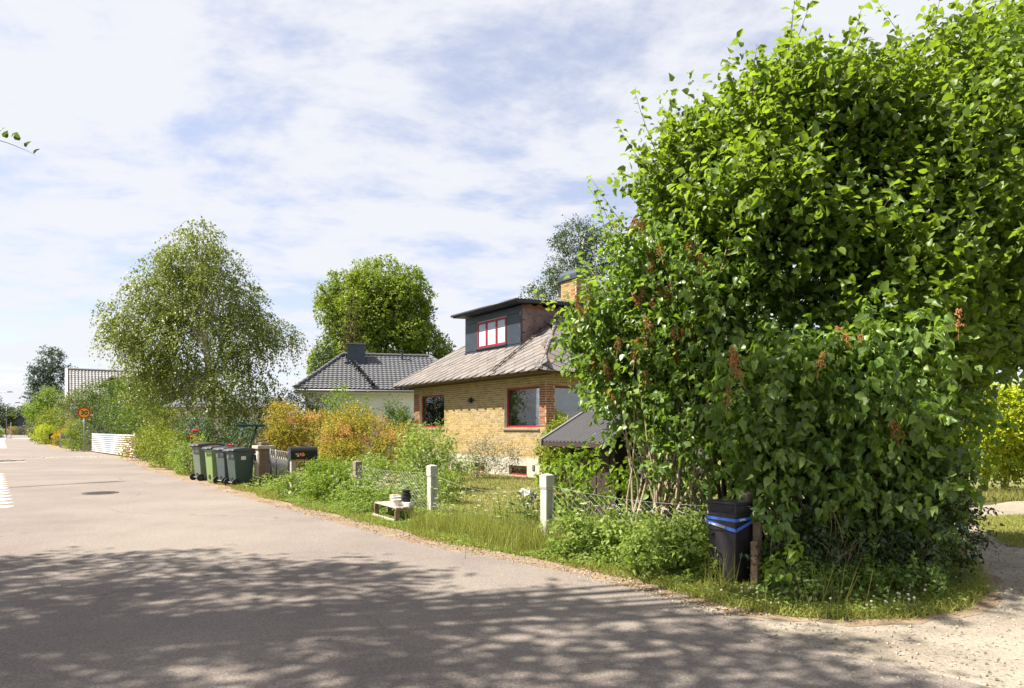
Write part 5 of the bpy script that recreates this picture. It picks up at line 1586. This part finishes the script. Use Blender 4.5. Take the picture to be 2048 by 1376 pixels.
# ================================================================== the big lilac and hazel hedge
U_HEART = leaf_mesh("leaf", np.zeros((1, 3)), np.array([[0, 1., 0]]), np.array([[0, 0, 1.]]), np.array([1.0]), np.zeros(1), T_HEART)
U_ROUND = leaf_mesh("leaf", np.zeros((1, 3)), np.array([[0, 1., 0]]), np.array([[0, 0, 1.]]), np.array([1.0]), np.zeros(1), T_ROUND)


def big_bush(name, label, cat, base, blobs, n, length, per, size, lm, tmpl, unit_me, singles, stem_pts, stem_r, bark, group, leaders=0, **kw):
    t = thing(name, label, cat, base, group=group)
    L = np.asarray(blobs, float).copy(); L[:, 0] -= base[0]; L[:, 1] -= base[1]
    for (a, e, blg, r) in stem_pts:
        mb = MB()
        pts = bezier(Vector(a) - Vector(base), Vector(e) - Vector(base), blg, 10)
        pts = [p + Vector((random.uniform(-.025, .025), random.uniform(-.025, .025), 0)) for p in pts]
        mb.tube(pts, [r * (1 - .8 * k / 9) for k in range(10)], 7)
        mb.build("stem", M[bark], t, smooth=True)
    P, T, N, S, V = shoots(L, n, length, per, size, **kw)
    if leaders:
        mb = MB(); LP, LT, LN = [], [], []
        wt_ = L[:, 3] * L[:, 4] * (L[:, 2] > np.quantile(L[:, 2], .3))
        for q in RNG.choice(len(L), leaders, p=wt_ / wt_.sum()):
            c_ = L[q]
            d = norm(RNG.normal(size=3)); d[2] = abs(d[2]) * .8 + .1; d = norm(d)
            p0 = c_[:3] + d * c_[3:6] * .75
            ln = RNG.uniform(.6, 1.15)
            g = norm(np.array([d[0] * .75, d[1] * .75, .95]) + RNG.normal(size=3) * .22)
            p1 = p0 + g * ln + np.array([0, 0, RNG.uniform(-.1, .08)])
            pts = bezier(p0, p1, RNG.normal(size=3) * .06, 6)
            mb.tube(pts, [.007, .006, .005, .004, .003, .0015], 4, False)
            m_n = int(ln * 27)
            for k in range(m_n):
                f = (k + .6) / m_n
                pp = np.array(pts[0]) * (1 - f) ** 2 + 2 * f * (1 - f) * (np.array(pts[2]) * .5 + np.array(pts[3]) * .5) + np.array(pts[5]) * f * f
                a = k * 2.4 + RNG.uniform(-.5, .5)
                sd = np.array([math.cos(a), math.sin(a), RNG.uniform(-.35, .35)])
                LP.append(pp + sd * (.015 + .13 * RNG.random() * (1 - f))); LT.append(sd + g * .35); LN.append(np.array([0, 0, .8]) + g * .5 + RNG.normal(size=3) * .4)
        mb.build("shoots", M[bark], t)["kind"] = "stuff"
        nl = len(LP); s0 = size * RNG.uniform(.5, 1.15, nl)
        q = (np.array(LP), np.array(LT), np.array(LN), np.stack([s0 * RNG.uniform(.8, 1.1, nl), s0, s0 * RNG.uniform(.2, 2.2, nl)], 1), RNG.random(nl) * .99)
        P, T, N, S, V = (np.concatenate([a_, b_]) for a_, b_ in zip((P, T, N, S, V), q))
    W_ = P + np.array(base)
    dist = np.linalg.norm(W_ - np.array([0, 0, 1.6]), axis=1)
    cell = np.floor(np.stack([W_[:, 0] / W_[:, 1] * 55, (W_[:, 2] - 1.6) / W_[:, 1] * 55], 1)).astype(int)
    order = np.argsort(dist)
    seen, pick = set(), []
    for i in order:
        k = (cell[i, 0], cell[i, 1])
        if k in seen or abs(W_[i, 0]) > .75 * W_[i, 1]: continue
        seen.add(k); pick.append(i)
        if len(pick) >= singles: break
    pick = np.array(pick)
    Tn = norm(T); X = norm(np.cross(Tn, N)); N2 = np.cross(X, Tn)
    me = unit_me.copy(); me.materials.append(M[lm])
    for i in pick:
        o = bpy.data.objects.new("leaf", me); COL.objects.link(o); o.parent = t
        a_, b_, c_ = S[i]
        o.matrix_basis = Matrix(((X[i, 0] * a_, Tn[i, 0] * b_, N2[i, 0] * c_, P[i, 0]), (X[i, 1] * a_, Tn[i, 1] * b_, N2[i, 1] * c_, P[i, 1]), (X[i, 2] * a_, Tn[i, 2] * b_, N2[i, 2] * c_, P[i, 2]), (0, 0, 0, 1)))
    m_ = np.ones(len(P), bool); m_[pick] = False
    o = link_mesh("foliage", leaf_mesh("foliage", P[m_], T[m_], N[m_], S[m_], V[m_], tmpl), M[lm], t)
    o["kind"] = "stuff"
    return t


def stems_for(blobs, bases, k, r0):
    out = []
    for i in range(k):
        b = blobs[i % len(blobs)]; a = bases[i % len(bases)]
        e = (b[0] + random.uniform(-.7, .7) * b[3], b[1] + random.uniform(-.6, .6) * b[4], b[2] + random.uniform(.0, .8) * b[5])
        out.append(((a[0] + random.uniform(-.2, .2), a[1] + random.uniform(-.2, .2), -.05), e, (random.uniform(-.12, .12), random.uniform(-.15, .1), random.uniform(0, .35)), r0 * random.uniform(.6, 1.2)))
    return out


LA = clumps([(1.92, 9.0, 2.6, .98, 1.0, .95), (2.4, 8.7, 3.25, 1.0, 1.0, 1.0), (1.75, 9.0, 2.1, .7, .8, .7), (2.5, 8.3, 2.05, 1.1, .9, .9), (2.4, 8.4, 1.3, .7, .7, .5), (1.3, 8.8, 3.0, .45, .5, .42), (1.65, 8.75, 3.65, .45, .5, .5), (.98, 8.8, 2.9, .3, .3, .26), (1.28, 9.0, 2.7, .5, .5, .55), (1.3, 9.0, 2.25, .35, .4, .35)], 5, .38, 81)
lilA = big_bush("lilac_bush", "sunlit lilac with brown seed heads leaning towards the brick house", "lilac", (2.1, 8.5, 0), LA, 3100, .34, 8, .078, "l_lilac", T_HEART, U_HEART, 300,
                stems_for([b for b in LA if b[2] > 1.6], [(1.55, 8.4), (1.8, 8.2), (2.1, 8.2), (2.4, 8.2), (1.95, 8.7), (1.65, 8.7)], 34, .021), .03, "bark_l", "lilac bushes in the corner hedge",
                leaders=60, up=.35, hang=.75, shell=.6, droop=.12, lumps=.18, nrm_up=.45, zmin=.1, zbias=lambda p: np.clip((p[:, 2] - .8) / .8, .2, 1))
LBb = clumps([(2.95, 7.35, 1.95, .8, .75, .8), (3.7, 7.35, 1.95, .85, .8, .9), (4.25, 7.7, 1.5, .8, .8, .8), (3.3, 7.25, 1.05, .8, .65, .65), (4.15, 7.4, .75, .6, .6, .55), (2.75, 7.3, 1.35, .5, .5, .55)], 9, .36, 82)
lilB = big_bush("lilac_bush", "shaded lilac with dark heart shaped leaves behind the black box", "lilac", (3.5, 7.5, 0), LBb, 2500, .32, 8, .088, "l_lilac", T_HEART, U_HEART, 300,
                stems_for([b for b in LBb if b[2] > 1.2], [(2.9, 7.3), (3.4, 7.4), (3.9, 7.4), (4.2, 7.5)], 16, .026), .03, "bark_l", "lilac bushes in the corner hedge",
                up=.2, hang=1.0, shell=.6, droop=.2, lumps=.28, nrm_up=.35, zmin=.12)
HA = clumps([(2.75, 8.9, 4.2, .85, 1.0, 1.0), (3.65, 8.7, 4.75, 1.0, 1.1, 1.05), (3.2, 8.3, 3.6, 1.1, .95, 1.0), (2.4, 9.1, 4.5, .42, .6, .6), (2.3, 9.0, 5.0, .28, .4, .5)], 10, .3, 83, .95)
HKW = dict(leaders=120, up=.75, hang=.12, shell=.68, droop=.03, lumps=.2, nrm_up=.75, zmin=.5, spread=.55)
hazA = big_bush("hazel_bush", "sunlit hazel with upright shoots rising above the seed headed lilac", "hazel", (3.0, 8.9, 0), HA, 2700, .55, 9, .086, "l_hazel", T_ROUND, U_ROUND, 300,
                stems_for(HA[:8], [(2.9, 8.8), (3.2, 8.9)], 12, .034), .03, "bark", "hazel bushes at the top of the hedge", **HKW)
HB = clumps([(4.75, 8.6, 4.75, 1.05, 1.1, 1.05), (4.6, 8.0, 3.75, 1.1, .95, 1.1), (5.9, 8.8, 5.1, 1.15, 1.2, 1.25), (5.6, 8.3, 3.6, 1.1, 1.05, 1.2), (4.4, 7.8, 2.6, .9, .8, .8), (5.0, 8.3, 2.5, .7, .8, .8)], 10, .3, 84, .95)
hazB = big_bush("hazel_bush", "tall hazel in the middle of the hedge above the shaded lilac", "hazel", (4.9, 8.5, 0), HB, 4100, .55, 9, .088, "l_hazel", T_ROUND, U_ROUND, 300,
                stems_for(HB[:10], [(4.5, 8.4), (4.8, 8.8)], 14, .034), .03, "bark", "hazel bushes at the top of the hedge", **HKW)
HC_ = clumps([(6.9, 9.2, 4.9, 1.1, 1.2, 1.6), (6.2, 9.0, 3.7, .9, 1.0, 1.0), (7.3, 9.2, 3.1, .85, 1.0, 1.0), (6.6, 8.9, 2.75, .7, .8, .6), (7.4, 9.3, 6.3, 1.1, 1.2, 1.3)], 10, .3, 85, .95)
hazC = big_bush("hazel_bush", "hazel at the driveway end of the hedge", "hazel", (5.5, 9.8, 0), HC_, 2700, .55, 9, .088, "l_hazel", T_ROUND, U_ROUND, 300,
                stems_for(HC_[:8], [(5.3, 9.6), (5.6, 10.0)], 12, .034), .03, "bark", "hazel bushes at the top of the hedge", **HKW)
shrub("blocking_shrub", "dense dark shrub added behind the lilac stems to block brightness", "shrub", (4.4, 12.4, 0), clumps([(3.4, 11.8, 1.0, 1.1, .9, 1.2), (4.9, 12.2, 1.2, 1.2, 1.0, 1.3), (6.2, 12.4, 1.1, 1.0, .9, 1.2), (2.6, 11.0, .7, .7, .6, .8)], 4, .4, 86), 1500, .35, 7, .1, "l_deep", T_OVATE)  # added shrub, set here to block brightness showing between the stems
# brown seed heads on the lilacs
rs = random.Random(77)


def seed_head(parent, p, s=1.0):
    mb = MB()
    for q in range(60):
        h = rs.random(); r = .055 * (1 - h * .75) * math.sqrt(rs.random())
        a = rs.uniform(0, 6.28)
        c_ = Vector((r * math.cos(a), r * math.sin(a), h * .15 - .02)) * s
        e_ = .0085 * s
        mb.add([c_ + Vector((e_, 0, 0)), c_ + Vector((-e_ * .5, e_, 0)), c_ + Vector((-e_ * .5, -e_, 0)), c_ + Vector((0, 0, e_ * 1.8))], [(0, 1, 3), (1, 2, 3), (2, 0, 3), (0, 2, 1)], rs.random())
    mb.tube([(0, 0, -.12 * s), (0, 0, .1 * s)], .003, 4)
    o = mb.build("seed_head", M["seed"], parent, Vector(p) - parent.location)
    o.rotation_euler = (rs.uniform(-.6, .4), rs.uniform(-.5, .3), 0)


for parent, blobs, n_, f_ in ((lilA, LA, 60, lambda p: (p[:, 1] < 8.9) & (p[:, 2] > 1.9) & (p[:, 0] < 2.3)), (lilB, LBb, 13, lambda p: (p[:, 1] < 7.15) & (p[:, 2] > 1.3))):
    sp = shoots(blobs, n_ * 5, .1, 1, .01, up=.6, shell=.06, lumps=.12)[0]
    sp = sp[f_(sp)][:n_]
    near = sp[RNG.integers(0, len(sp), len(sp))] + RNG.normal(size=(len(sp), 3)) * .07
    for p in (list(sp[: n_ // 2]) + list(near[: n_ // 3])):
        seed_head(parent, p + np.array([-.07, -.11, .05]), rs.uniform(1.0, 1.5))

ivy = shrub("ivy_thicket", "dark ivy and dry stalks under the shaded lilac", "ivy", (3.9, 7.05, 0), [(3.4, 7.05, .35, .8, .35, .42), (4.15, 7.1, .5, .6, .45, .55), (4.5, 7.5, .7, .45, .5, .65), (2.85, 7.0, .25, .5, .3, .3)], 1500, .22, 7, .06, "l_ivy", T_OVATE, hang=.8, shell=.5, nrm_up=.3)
mb = MB()
for q in range(60):
    x = rs.uniform(3.1, 4.75); y = 6.75 + (x - 3.1) * .22 + rs.uniform(-.1, .15); z = rs.uniform(.05, .5)
    a = Vector((x, y, z)) - Vector((3.9, 7.05, 0)); b_ = a + Vector((rs.uniform(-.2, .3), rs.uniform(-.1, .05), rs.uniform(.1, .45)))
    mb.tube(bezier(a, b_, (rs.uniform(-.05, .05), 0, .03), 4), [.004, .0035, .003, .002], 4, False)
mb.build("dry_stalks", M["twig"], ivy)["kind"] = "stuff"
sapl = shrub("lilac_sapling", "small pale lilac sprout in the grass below the shaded lilac", "sapling", (2.52, 6.25, 0), [(2.52, 6.25, .32, .20, .14, .16)], 9, .14, 6, .085, "l_bright", T_HEART, hang=.9, stems=5, sr=.006)
sapl2 = shrub("lilac_sapling", "bright low lilac sprout right beside the black box", "sapling", (2.62, 6.75, 0), [(2.62, 6.8, .62, .18, .15, .22)], 16, .16, 6, .09, "l_lilac", T_HEART, hang=.9, stems=4, sr=.006)
shrub("vine_growth", "pale climbing shoots on the netting behind the near concrete post", "plant", (.95, 10.1, 0), [(.85, 10.2, .75, .35, .3, .5), (1.3, 9.3, .6, .5, .3, .5)], 170, .3, 6, .085, "l_bright", T_HEART, hang=.7, shell=.9)

# ================================================================== verge plants, grass, stones
def scatter_band(n, y0, y1, lo, hi, power=1.0):
    """Points between two curves x = lo(y), hi(y), denser towards the camera."""
    y = y0 + (y1 - y0) * RNG.random(n) ** power
    f = RNG.random(n)
    a = np.array([lo(v) for v in y]); b = np.array([hi(v) for v in y])
    return a + (b - a) * f, y, f


def weeds(name, n, y0, y1, lo, hi, hmax, size, lm, tmpl, label, hfun=None, power=1.4):
    x, y, f = scatter_band(n, y0, y1, lo, hi, power)
    patch = .5 + .5 * np.sin(x * 2.3 + 1.1) * np.sin(y * 1.9) + .3 * np.sin(x * 5 + y * 4)
    h = hmax * np.clip(.45 + .55 * patch, .12, 1.2) * np.clip(f * 2.2 + .1, .1, 1)
    if hfun is not None: h *= hfun(x, y)
    z = h * RNG.random(n) ** .6 + .01
    P = np.stack([x, y, z], 1)
    a = RNG.uniform(0, 6.28, n)
    T = np.stack([np.cos(a), np.sin(a), RNG.uniform(-.5, .25, n)], 1)
    N = norm(np.array([0, 0, 1.]) + RNG.normal(size=(n, 3)) * .4)
    S = size * RNG.uniform(.55, 1.25, n)
    o = link_mesh(name, leaf_mesh(name, P, T, N, S, np.clip(RNG.random(n) * .6 + .39 * np.clip(patch, 0, 1), 0, .999), tmpl), M[lm])
    return tag(o, label, None, None, "stuff")


def blades(name, x, y, h, w, lm, lean=.35, z0=0.0):
    n = len(x)
    P = np.stack([x, y, np.full(n, z0)], 1)
    T = np.stack([RNG.normal(size=n) * lean, RNG.normal(size=n) * lean, np.ones(n)], 1)
    a = RNG.uniform(0, 6.28, n)
    N = np.stack([np.cos(a), np.sin(a), np.zeros(n)], 1)
    S = np.stack([w * RNG.uniform(.7, 1.3, n), h, h], 1)
    o = link_mesh(name, leaf_mesh(name, P, T, N, S, np.clip(RNG.random(n), 0, .999), T_BLADE), M[lm])
    return tag(o, None, None, None, "stuff")


vlo = lambda y: edge_x(y) + .48 + .01 * y
vhi = lambda y: fence_x(y) + .75
weeds("verge_weeds", 52000, 6.9, 15.2, vlo, vhi, .5, .058, "l_weed", T_OVATE, "leafy ground elder covering the verge under the wire fence", power=1.5,
      hfun=lambda x, y: np.where((y > 8.6) & (y < 12.6), .42, .9))
weeds("verge_weeds", 9000, 17.0, 34, lambda y: edge_x(y) + .9, lambda y: edge_x(y) + 3.4, .5, .09, "l_weed", T_OVATE, "weeds along the verge beyond the gate")
weeds("verge_weeds", 3000, 34, 80, lambda y: edge_x(y) + 1.0, lambda y: edge_x(y) + 4.0, .5, .16, "l_olive", T_OVATE, "weeds along the far verge")
# taller clumps among the ground cover
cx_, cy_, cf_ = scatter_band(75, 7.2, 16.0, lambda y: edge_x(y) + .9, lambda y: fence_x(y) + .6, 1.3)
ok_ = ~((cy_ > 8.5) & (cy_ < 11.9)) & ~((cy_ > 10.3) & (cy_ < 12.8) & (cx_ < -1.2)) & ~((cy_ > 8.9) & (cy_ < 9.9) & (np.abs(cx_ - .3) < .45))
cl_ = [(x_, y_, RNG.uniform(.16, .3), RNG.uniform(.14, .26), RNG.uniform(.14, .24), RNG.uniform(.2, .36)) for x_, y_ in zip(cx_[ok_], cy_[ok_])]
cl_ += [(fence_x(y_) - RNG.uniform(-.1, .75), y_, .25, .22, RNG.uniform(.16, .26), RNG.uniform(.18, .34)) for y_ in RNG.uniform(7.1, 8.5, 15)]
P, T, N, S, V = shoots(cl_, 1800, .18, 7, .075, up=.9, shell=.9, hang=.35, zmin=.02)
o = link_mesh("tall_verge_weeds", leaf_mesh("tall_verge_weeds", P, T, N, S, V, T_OVATE), M["l_weed"])
tag(o, "taller leafy clumps among the verge weeds", None, None, "stuff")
# grass fringe at the road edge
x, y, f = scatter_band(15000, 6.3, 24, lambda y: edge_x(y) + .34 + .01 * y + .1 * math.sin(y * 3.1), lambda y: edge_x(y) + .72 + .02 * y + .15 * math.sin(y * 2.3), 1.7)
blades("verge_grass", x, y, RNG.uniform(.02, .08, len(x)) * (1 + f), .008 + .0004 * y, "l_grass", .5)
x, y, f = scatter_band(6000, 8.6, 11.0, lambda y: edge_x(y) + .8, lambda y: fence_x(y) + .9, 1.0)
blades("tall_grass", x, y, RNG.uniform(.12, .5, len(x)), .007, "l_grass", .3)
# corner verge under the lilac
def poly_pts(poly, n):
    P_ = np.array(poly); lo, hi = P_.min(0), P_.max(0)
    out = []
    while sum(map(len, out)) < n:
        q = lo + (hi - lo) * RNG.random((n * 2, 2))
        ins = np.zeros(len(q), bool); j = len(P_) - 1
        for i in range(len(P_)):
            xi, yi = P_[i]; xj, yj = P_[j]
            c_ = ((yi > q[:, 1]) != (yj > q[:, 1])) & (q[:, 0] < (xj - xi) * (q[:, 1] - yi) / (yj - yi + 1e-12) + xi)
            ins ^= c_; j = i
        out.append(q[ins])
    return np.concatenate(out)[:n]


CORNER = [(1.35, 7.1), (1.75, 6.35), (2.0, 5.95), (2.35, 5.75), (2.75, 5.66), (3.34, 5.7), (3.9, 5.95), (4.6, 6.6), (5.4, 8.0), (6.2, 9.8), (7.1, 11.4), (6.2, 11.0), (5.2, 8.8), (4.6, 7.4), (3.4, 7.0), (2.0, 7.2)]
sheet("corner_dirt", [(1.3, 6.95), (1.62, 6.28), (1.93, 5.85), (2.3, 5.62), (2.75, 5.53), (3.37, 5.57), (4.0, 5.84), (4.75, 6.5), (5.5, 8.0), (6.25, 9.8), (7.1, 11.4), (6.2, 11.0), (5.2, 8.8), (3.4, 7.0)], 0.0125, M["dirt"], 0.16, 0.22, seed=31)
sheet("corner_verge", [(p[0], p[1]) for p in CORNER], 0.016, M["soil"], 0.06, 0.25, seed=12)
q = poly_pts(CORNER, 26000) + RNG.normal(size=(26000, 2)) * .055
blades("corner_grass", q[:, 0], q[:, 1], RNG.uniform(.03, .12, len(q)), .007, "l_grass", .6, .016)
q = poly_pts(CORNER, 9000)
P = np.stack([q[:, 0], q[:, 1], RNG.random(len(q)) * .10 + .01], 1)
a = RNG.uniform(0, 6.28, len(q))
o = link_mesh("clover_cover", leaf_mesh("clover_cover", P, np.stack([np.cos(a), np.sin(a), RNG.uniform(-.2, .4, len(q))], 1), norm(np.array([0, 0, 1.]) + RNG.normal(size=(len(q), 3)) * .35), .03 * RNG.uniform(.6, 1.4, len(q)), RNG.random(len(q)) * .99, T_OVATE), M["l_weed"])
o["kind"] = "stuff"
cl_ = [(x_, y_, .1, RNG.uniform(.12, .25), RNG.uniform(.1, .2), RNG.uniform(.1, .24)) for x_, y_ in zip(RNG.uniform(2.4, 4.5, 46), RNG.uniform(6.1, 6.8, 46)) if x_ < 3.65 + (y_ - 5.95) * .9]
P, T, N, S, V = shoots(cl_, 620, .14, 6, .055, up=.9, shell=.9, hang=.3, zmin=.02)
o = link_mesh("corner_weeds", leaf_mesh("corner_weeds", P, T, N, S, V, T_OVATE), M["l_mid"])
o["kind"] = "stuff"
# tall seeding grass in front of the box and by the near post
x = np.concatenate([RNG.normal(2.02, .08, 70), RNG.normal(.1, .35, 160), RNG.normal(2.75, .25, 60), RNG.normal(-.3, .3, 90)]); y = np.concatenate([RNG.normal(6.62, .07, 70), RNG.normal(8.9, .2, 160), RNG.normal(6.1, .1, 60), RNG.normal(9.6, .3, 90)])
blades("seeding_grass", x, y, RNG.uniform(.2, .52, len(x)), .0065, "l_grass", .28)
# clover blossoms
mb = MB()
q = poly_pts([(1.9, 6.35), (2.4, 5.85), (3.4, 5.8), (4.2, 6.4), (3.2, 6.4), (2.2, 6.7)], 70)
for (px, py) in q:
    z = random.uniform(.05, .15)
    mb.lathe([(.003, -.012), (.011, -.004), (.012, .004), (.005, .012)], 6, (px, py, z))
    mb.tube([(px, py, 0), (px, py, z - .01)], .0012, 3, False)
tag(mb.build("clover_blossoms", M["umbel"]), "white clover blossoms dotting the corner grass", kind="stuff")
# umbels of ground elder
mb = MB(); ms = MB()
x, y, f = scatter_band(400, 7.4, 15.8, lambda y: edge_x(y) + 1.2, lambda y: fence_x(y) + .35, 1.1)
for i in range(len(x)):
    if 8.7 < y[i] < 11.6 and random.random() < .75: continue
    h = random.uniform(.3, .68); lx, ly = random.uniform(-.08, .08), random.uniform(-.08, .08)
    ms.tube([(x[i], y[i], 0), (x[i] + lx, y[i] + ly, h)], .0022, 3, False)
    for k in range(11):
        a = k * 2.399; r = .034 * math.sqrt(k / 11) * random.uniform(.8, 1.3)
        c_ = Vector((x[i] + lx + r * math.cos(a), y[i] + ly + r * math.sin(a), h + .012 - r * .25))
        e_ = random.uniform(.005, .0085)
        mb.add([c_ + Vector((e_, 0, 0)), c_ + Vector((0, e_, .003)), c_ + Vector((-e_, 0, 0)), c_ + Vector((0, -e_, .003)), c_ + Vector((0, 0, .007))], [(0, 1, 4), (1, 2, 4), (2, 3, 4), (3, 0, 4)])
tag(mb.build("umbel_blossoms", M["umbel"]), "cream flower umbels above the verge weeds", kind="stuff")
tag(ms.build("umbel_stalks", M["l_weed"]), "thin stalks of the verge umbels", kind="stuff")
# white peony by the near post
pe = thing("peony_plant", "white peony in bloom just left of the near concrete post", "flower", (.22, 9.75, 0))
for (x, y, z, r) in ((.0, 0, .66, .075), (.09, .03, .64, .06), (.05, -.03, .55, .065), (-.06, .02, .7, .05)):
    mb = MB()
    for q in range(26):
        d_ = unit(1)[0]; d_[2] = abs(d_[2]) * .7
        c_ = Vector(d_) * r * .6
        e1 = Vector(unit(1)[0]) * r * .5; e2 = Vector(unit(1)[0]) * r * .5
        mb.add([c_ - e1, c_ + e2, c_ + e1, c_ - e2 + Vector(d_) * r * .3], [(0, 1, 2, 3)])
    mb.build("bloom", M["petal_w"], pe, (x, y, z))
    mb = MB(); mb.tube([(x * .3, y * .3, -.02), (x, y, z - .03)], .004, 5); mb.build("stalk", M["l_mid"], pe)
P, T, N, S, V = shoots([(0, 0, .3, .22, .18, .3)], 60, .2, 5, .11, up=.8)
link_mesh("foliage", leaf_mesh("foliage", P, T, N, S, V, T_LANCE), M["l_mid"], pe)["kind"] = "stuff"
tp = thing("tall_weed", "single tall leafy stalk standing in the open fence gap", "plant", (-.15, 10.0, 0))
mb = MB(); mb.tube(bezier((0, 0, 0), (-.12, 0, .82), (.06, 0, .05), 8), [.006, .006, .005, .005, .004, .003, .002, .001], 5); mb.build("stalk", M["l_mid"], tp)
n = 46
zz = np.linspace(.1, .82, n); aa = np.arange(n) * 2.4
link_mesh("leaves", leaf_mesh("leaves", np.stack([-.12 * (zz / .82) ** 2, np.zeros(n), zz], 1), np.stack([np.cos(aa), np.sin(aa), np.full(n, .35)], 1), np.stack([-np.cos(aa) * .3, -np.sin(aa) * .3, np.ones(n)], 1), np.linspace(.15, .06, n), RNG.random(n) * .9, T_LANCE), M["l_bright"], tp)["kind"] = "stuff"
# lawn
q = poly_pts([(-2.6, 14.4), (0.9, 9.9), (1.6, 9.6), (3.4, 11.5), (6, 18), (1.2, 22.5), (-2.5, 24.5), (-6, 22)], 42000)
blades("lawn_grass", q[:, 0], q[:, 1], RNG.uniform(.03, .085, len(q)), .014, "l_lawn", .6)
q = poly_pts([(6.7, 9.2), (7.45, 10.9), (8.15, 12.2), (9.6, 12.6), (9.2, 11.4), (8.6, 10.4), (7.6, 8.6)], 9000)
blades("strip_grass", q[:, 0], q[:, 1], RNG.uniform(.03, .08, len(q)), .012, "l_grass", .6)
q = poly_pts([(8.2, 14.2), (10.5, 14.9), (16, 16.2), (16, 17.4), (10, 16.2)], 9000)
blades("dry_grass", q[:, 0], q[:, 1], RNG.uniform(.08, .3, len(q)), .012, "l_lawn", .4)
# pebbles on driveway, corner and shoulder
mb = MB()
pb = np.concatenate([poly_pts([(2.5, 3.5), (1.2, 6.2), (2.0, 5.7), (3.4, 5.5), (4.2, 5.9), (5.6, 8), (7.6, 11.6), (9, 12), (7.5, 8.5), (5.8, 6), (5, 3.2)], 3000),
                     np.stack(scatter_band(1500, 5.8, 14, lambda y: edge_x(y) - .1, lambda y: edge_x(y) + .5, 1.4)[:2], 1)])
for (px, py) in pb:
    s = random.uniform(.005, .017) * (1.4 if random.random() < .07 else 1)
    a = random.uniform(0, 6.28); ca, sa = math.cos(a), math.sin(a)
    v = [(s, 0, .2 * s), (-.4 * s, .9 * s, .1 * s), (-.8 * s, -.6 * s, .2 * s), (.1 * s, .1 * s, 1.0 * s)]
    mb.add([(px + p[0] * ca - p[1] * sa, py + p[0] * sa + p[1] * ca, .012 + p[2]) for p in v], [(0, 1, 3), (1, 2, 3), (2, 0, 3)], random.random())
tag(mb.build("gravel_stones", M["pebble"]), "loose pale gravel on driveway and road edge", kind="stuff")
# dry leaves and litter at the verge edge
x, y, f = scatter_band(900, 5.8, 20, lambda y: edge_x(y) + .05, lambda y: edge_x(y) + .75, 1.5)
n = len(x); a = RNG.uniform(0, 6.28, n)
o = link_mesh("dry_leaves", leaf_mesh("dry_leaves", np.stack([x, y, np.full(n, .02)], 1), np.stack([np.cos(a), np.sin(a), RNG.uniform(-.1, .4, n)], 1), norm(np.array([0, 0, 1.]) + RNG.normal(size=(n, 3)) * .4), .035 * RNG.uniform(.5, 1.3, n), RNG.random(n) * .99, T_LEAF), M["dead"])
o["kind"] = "stuff"
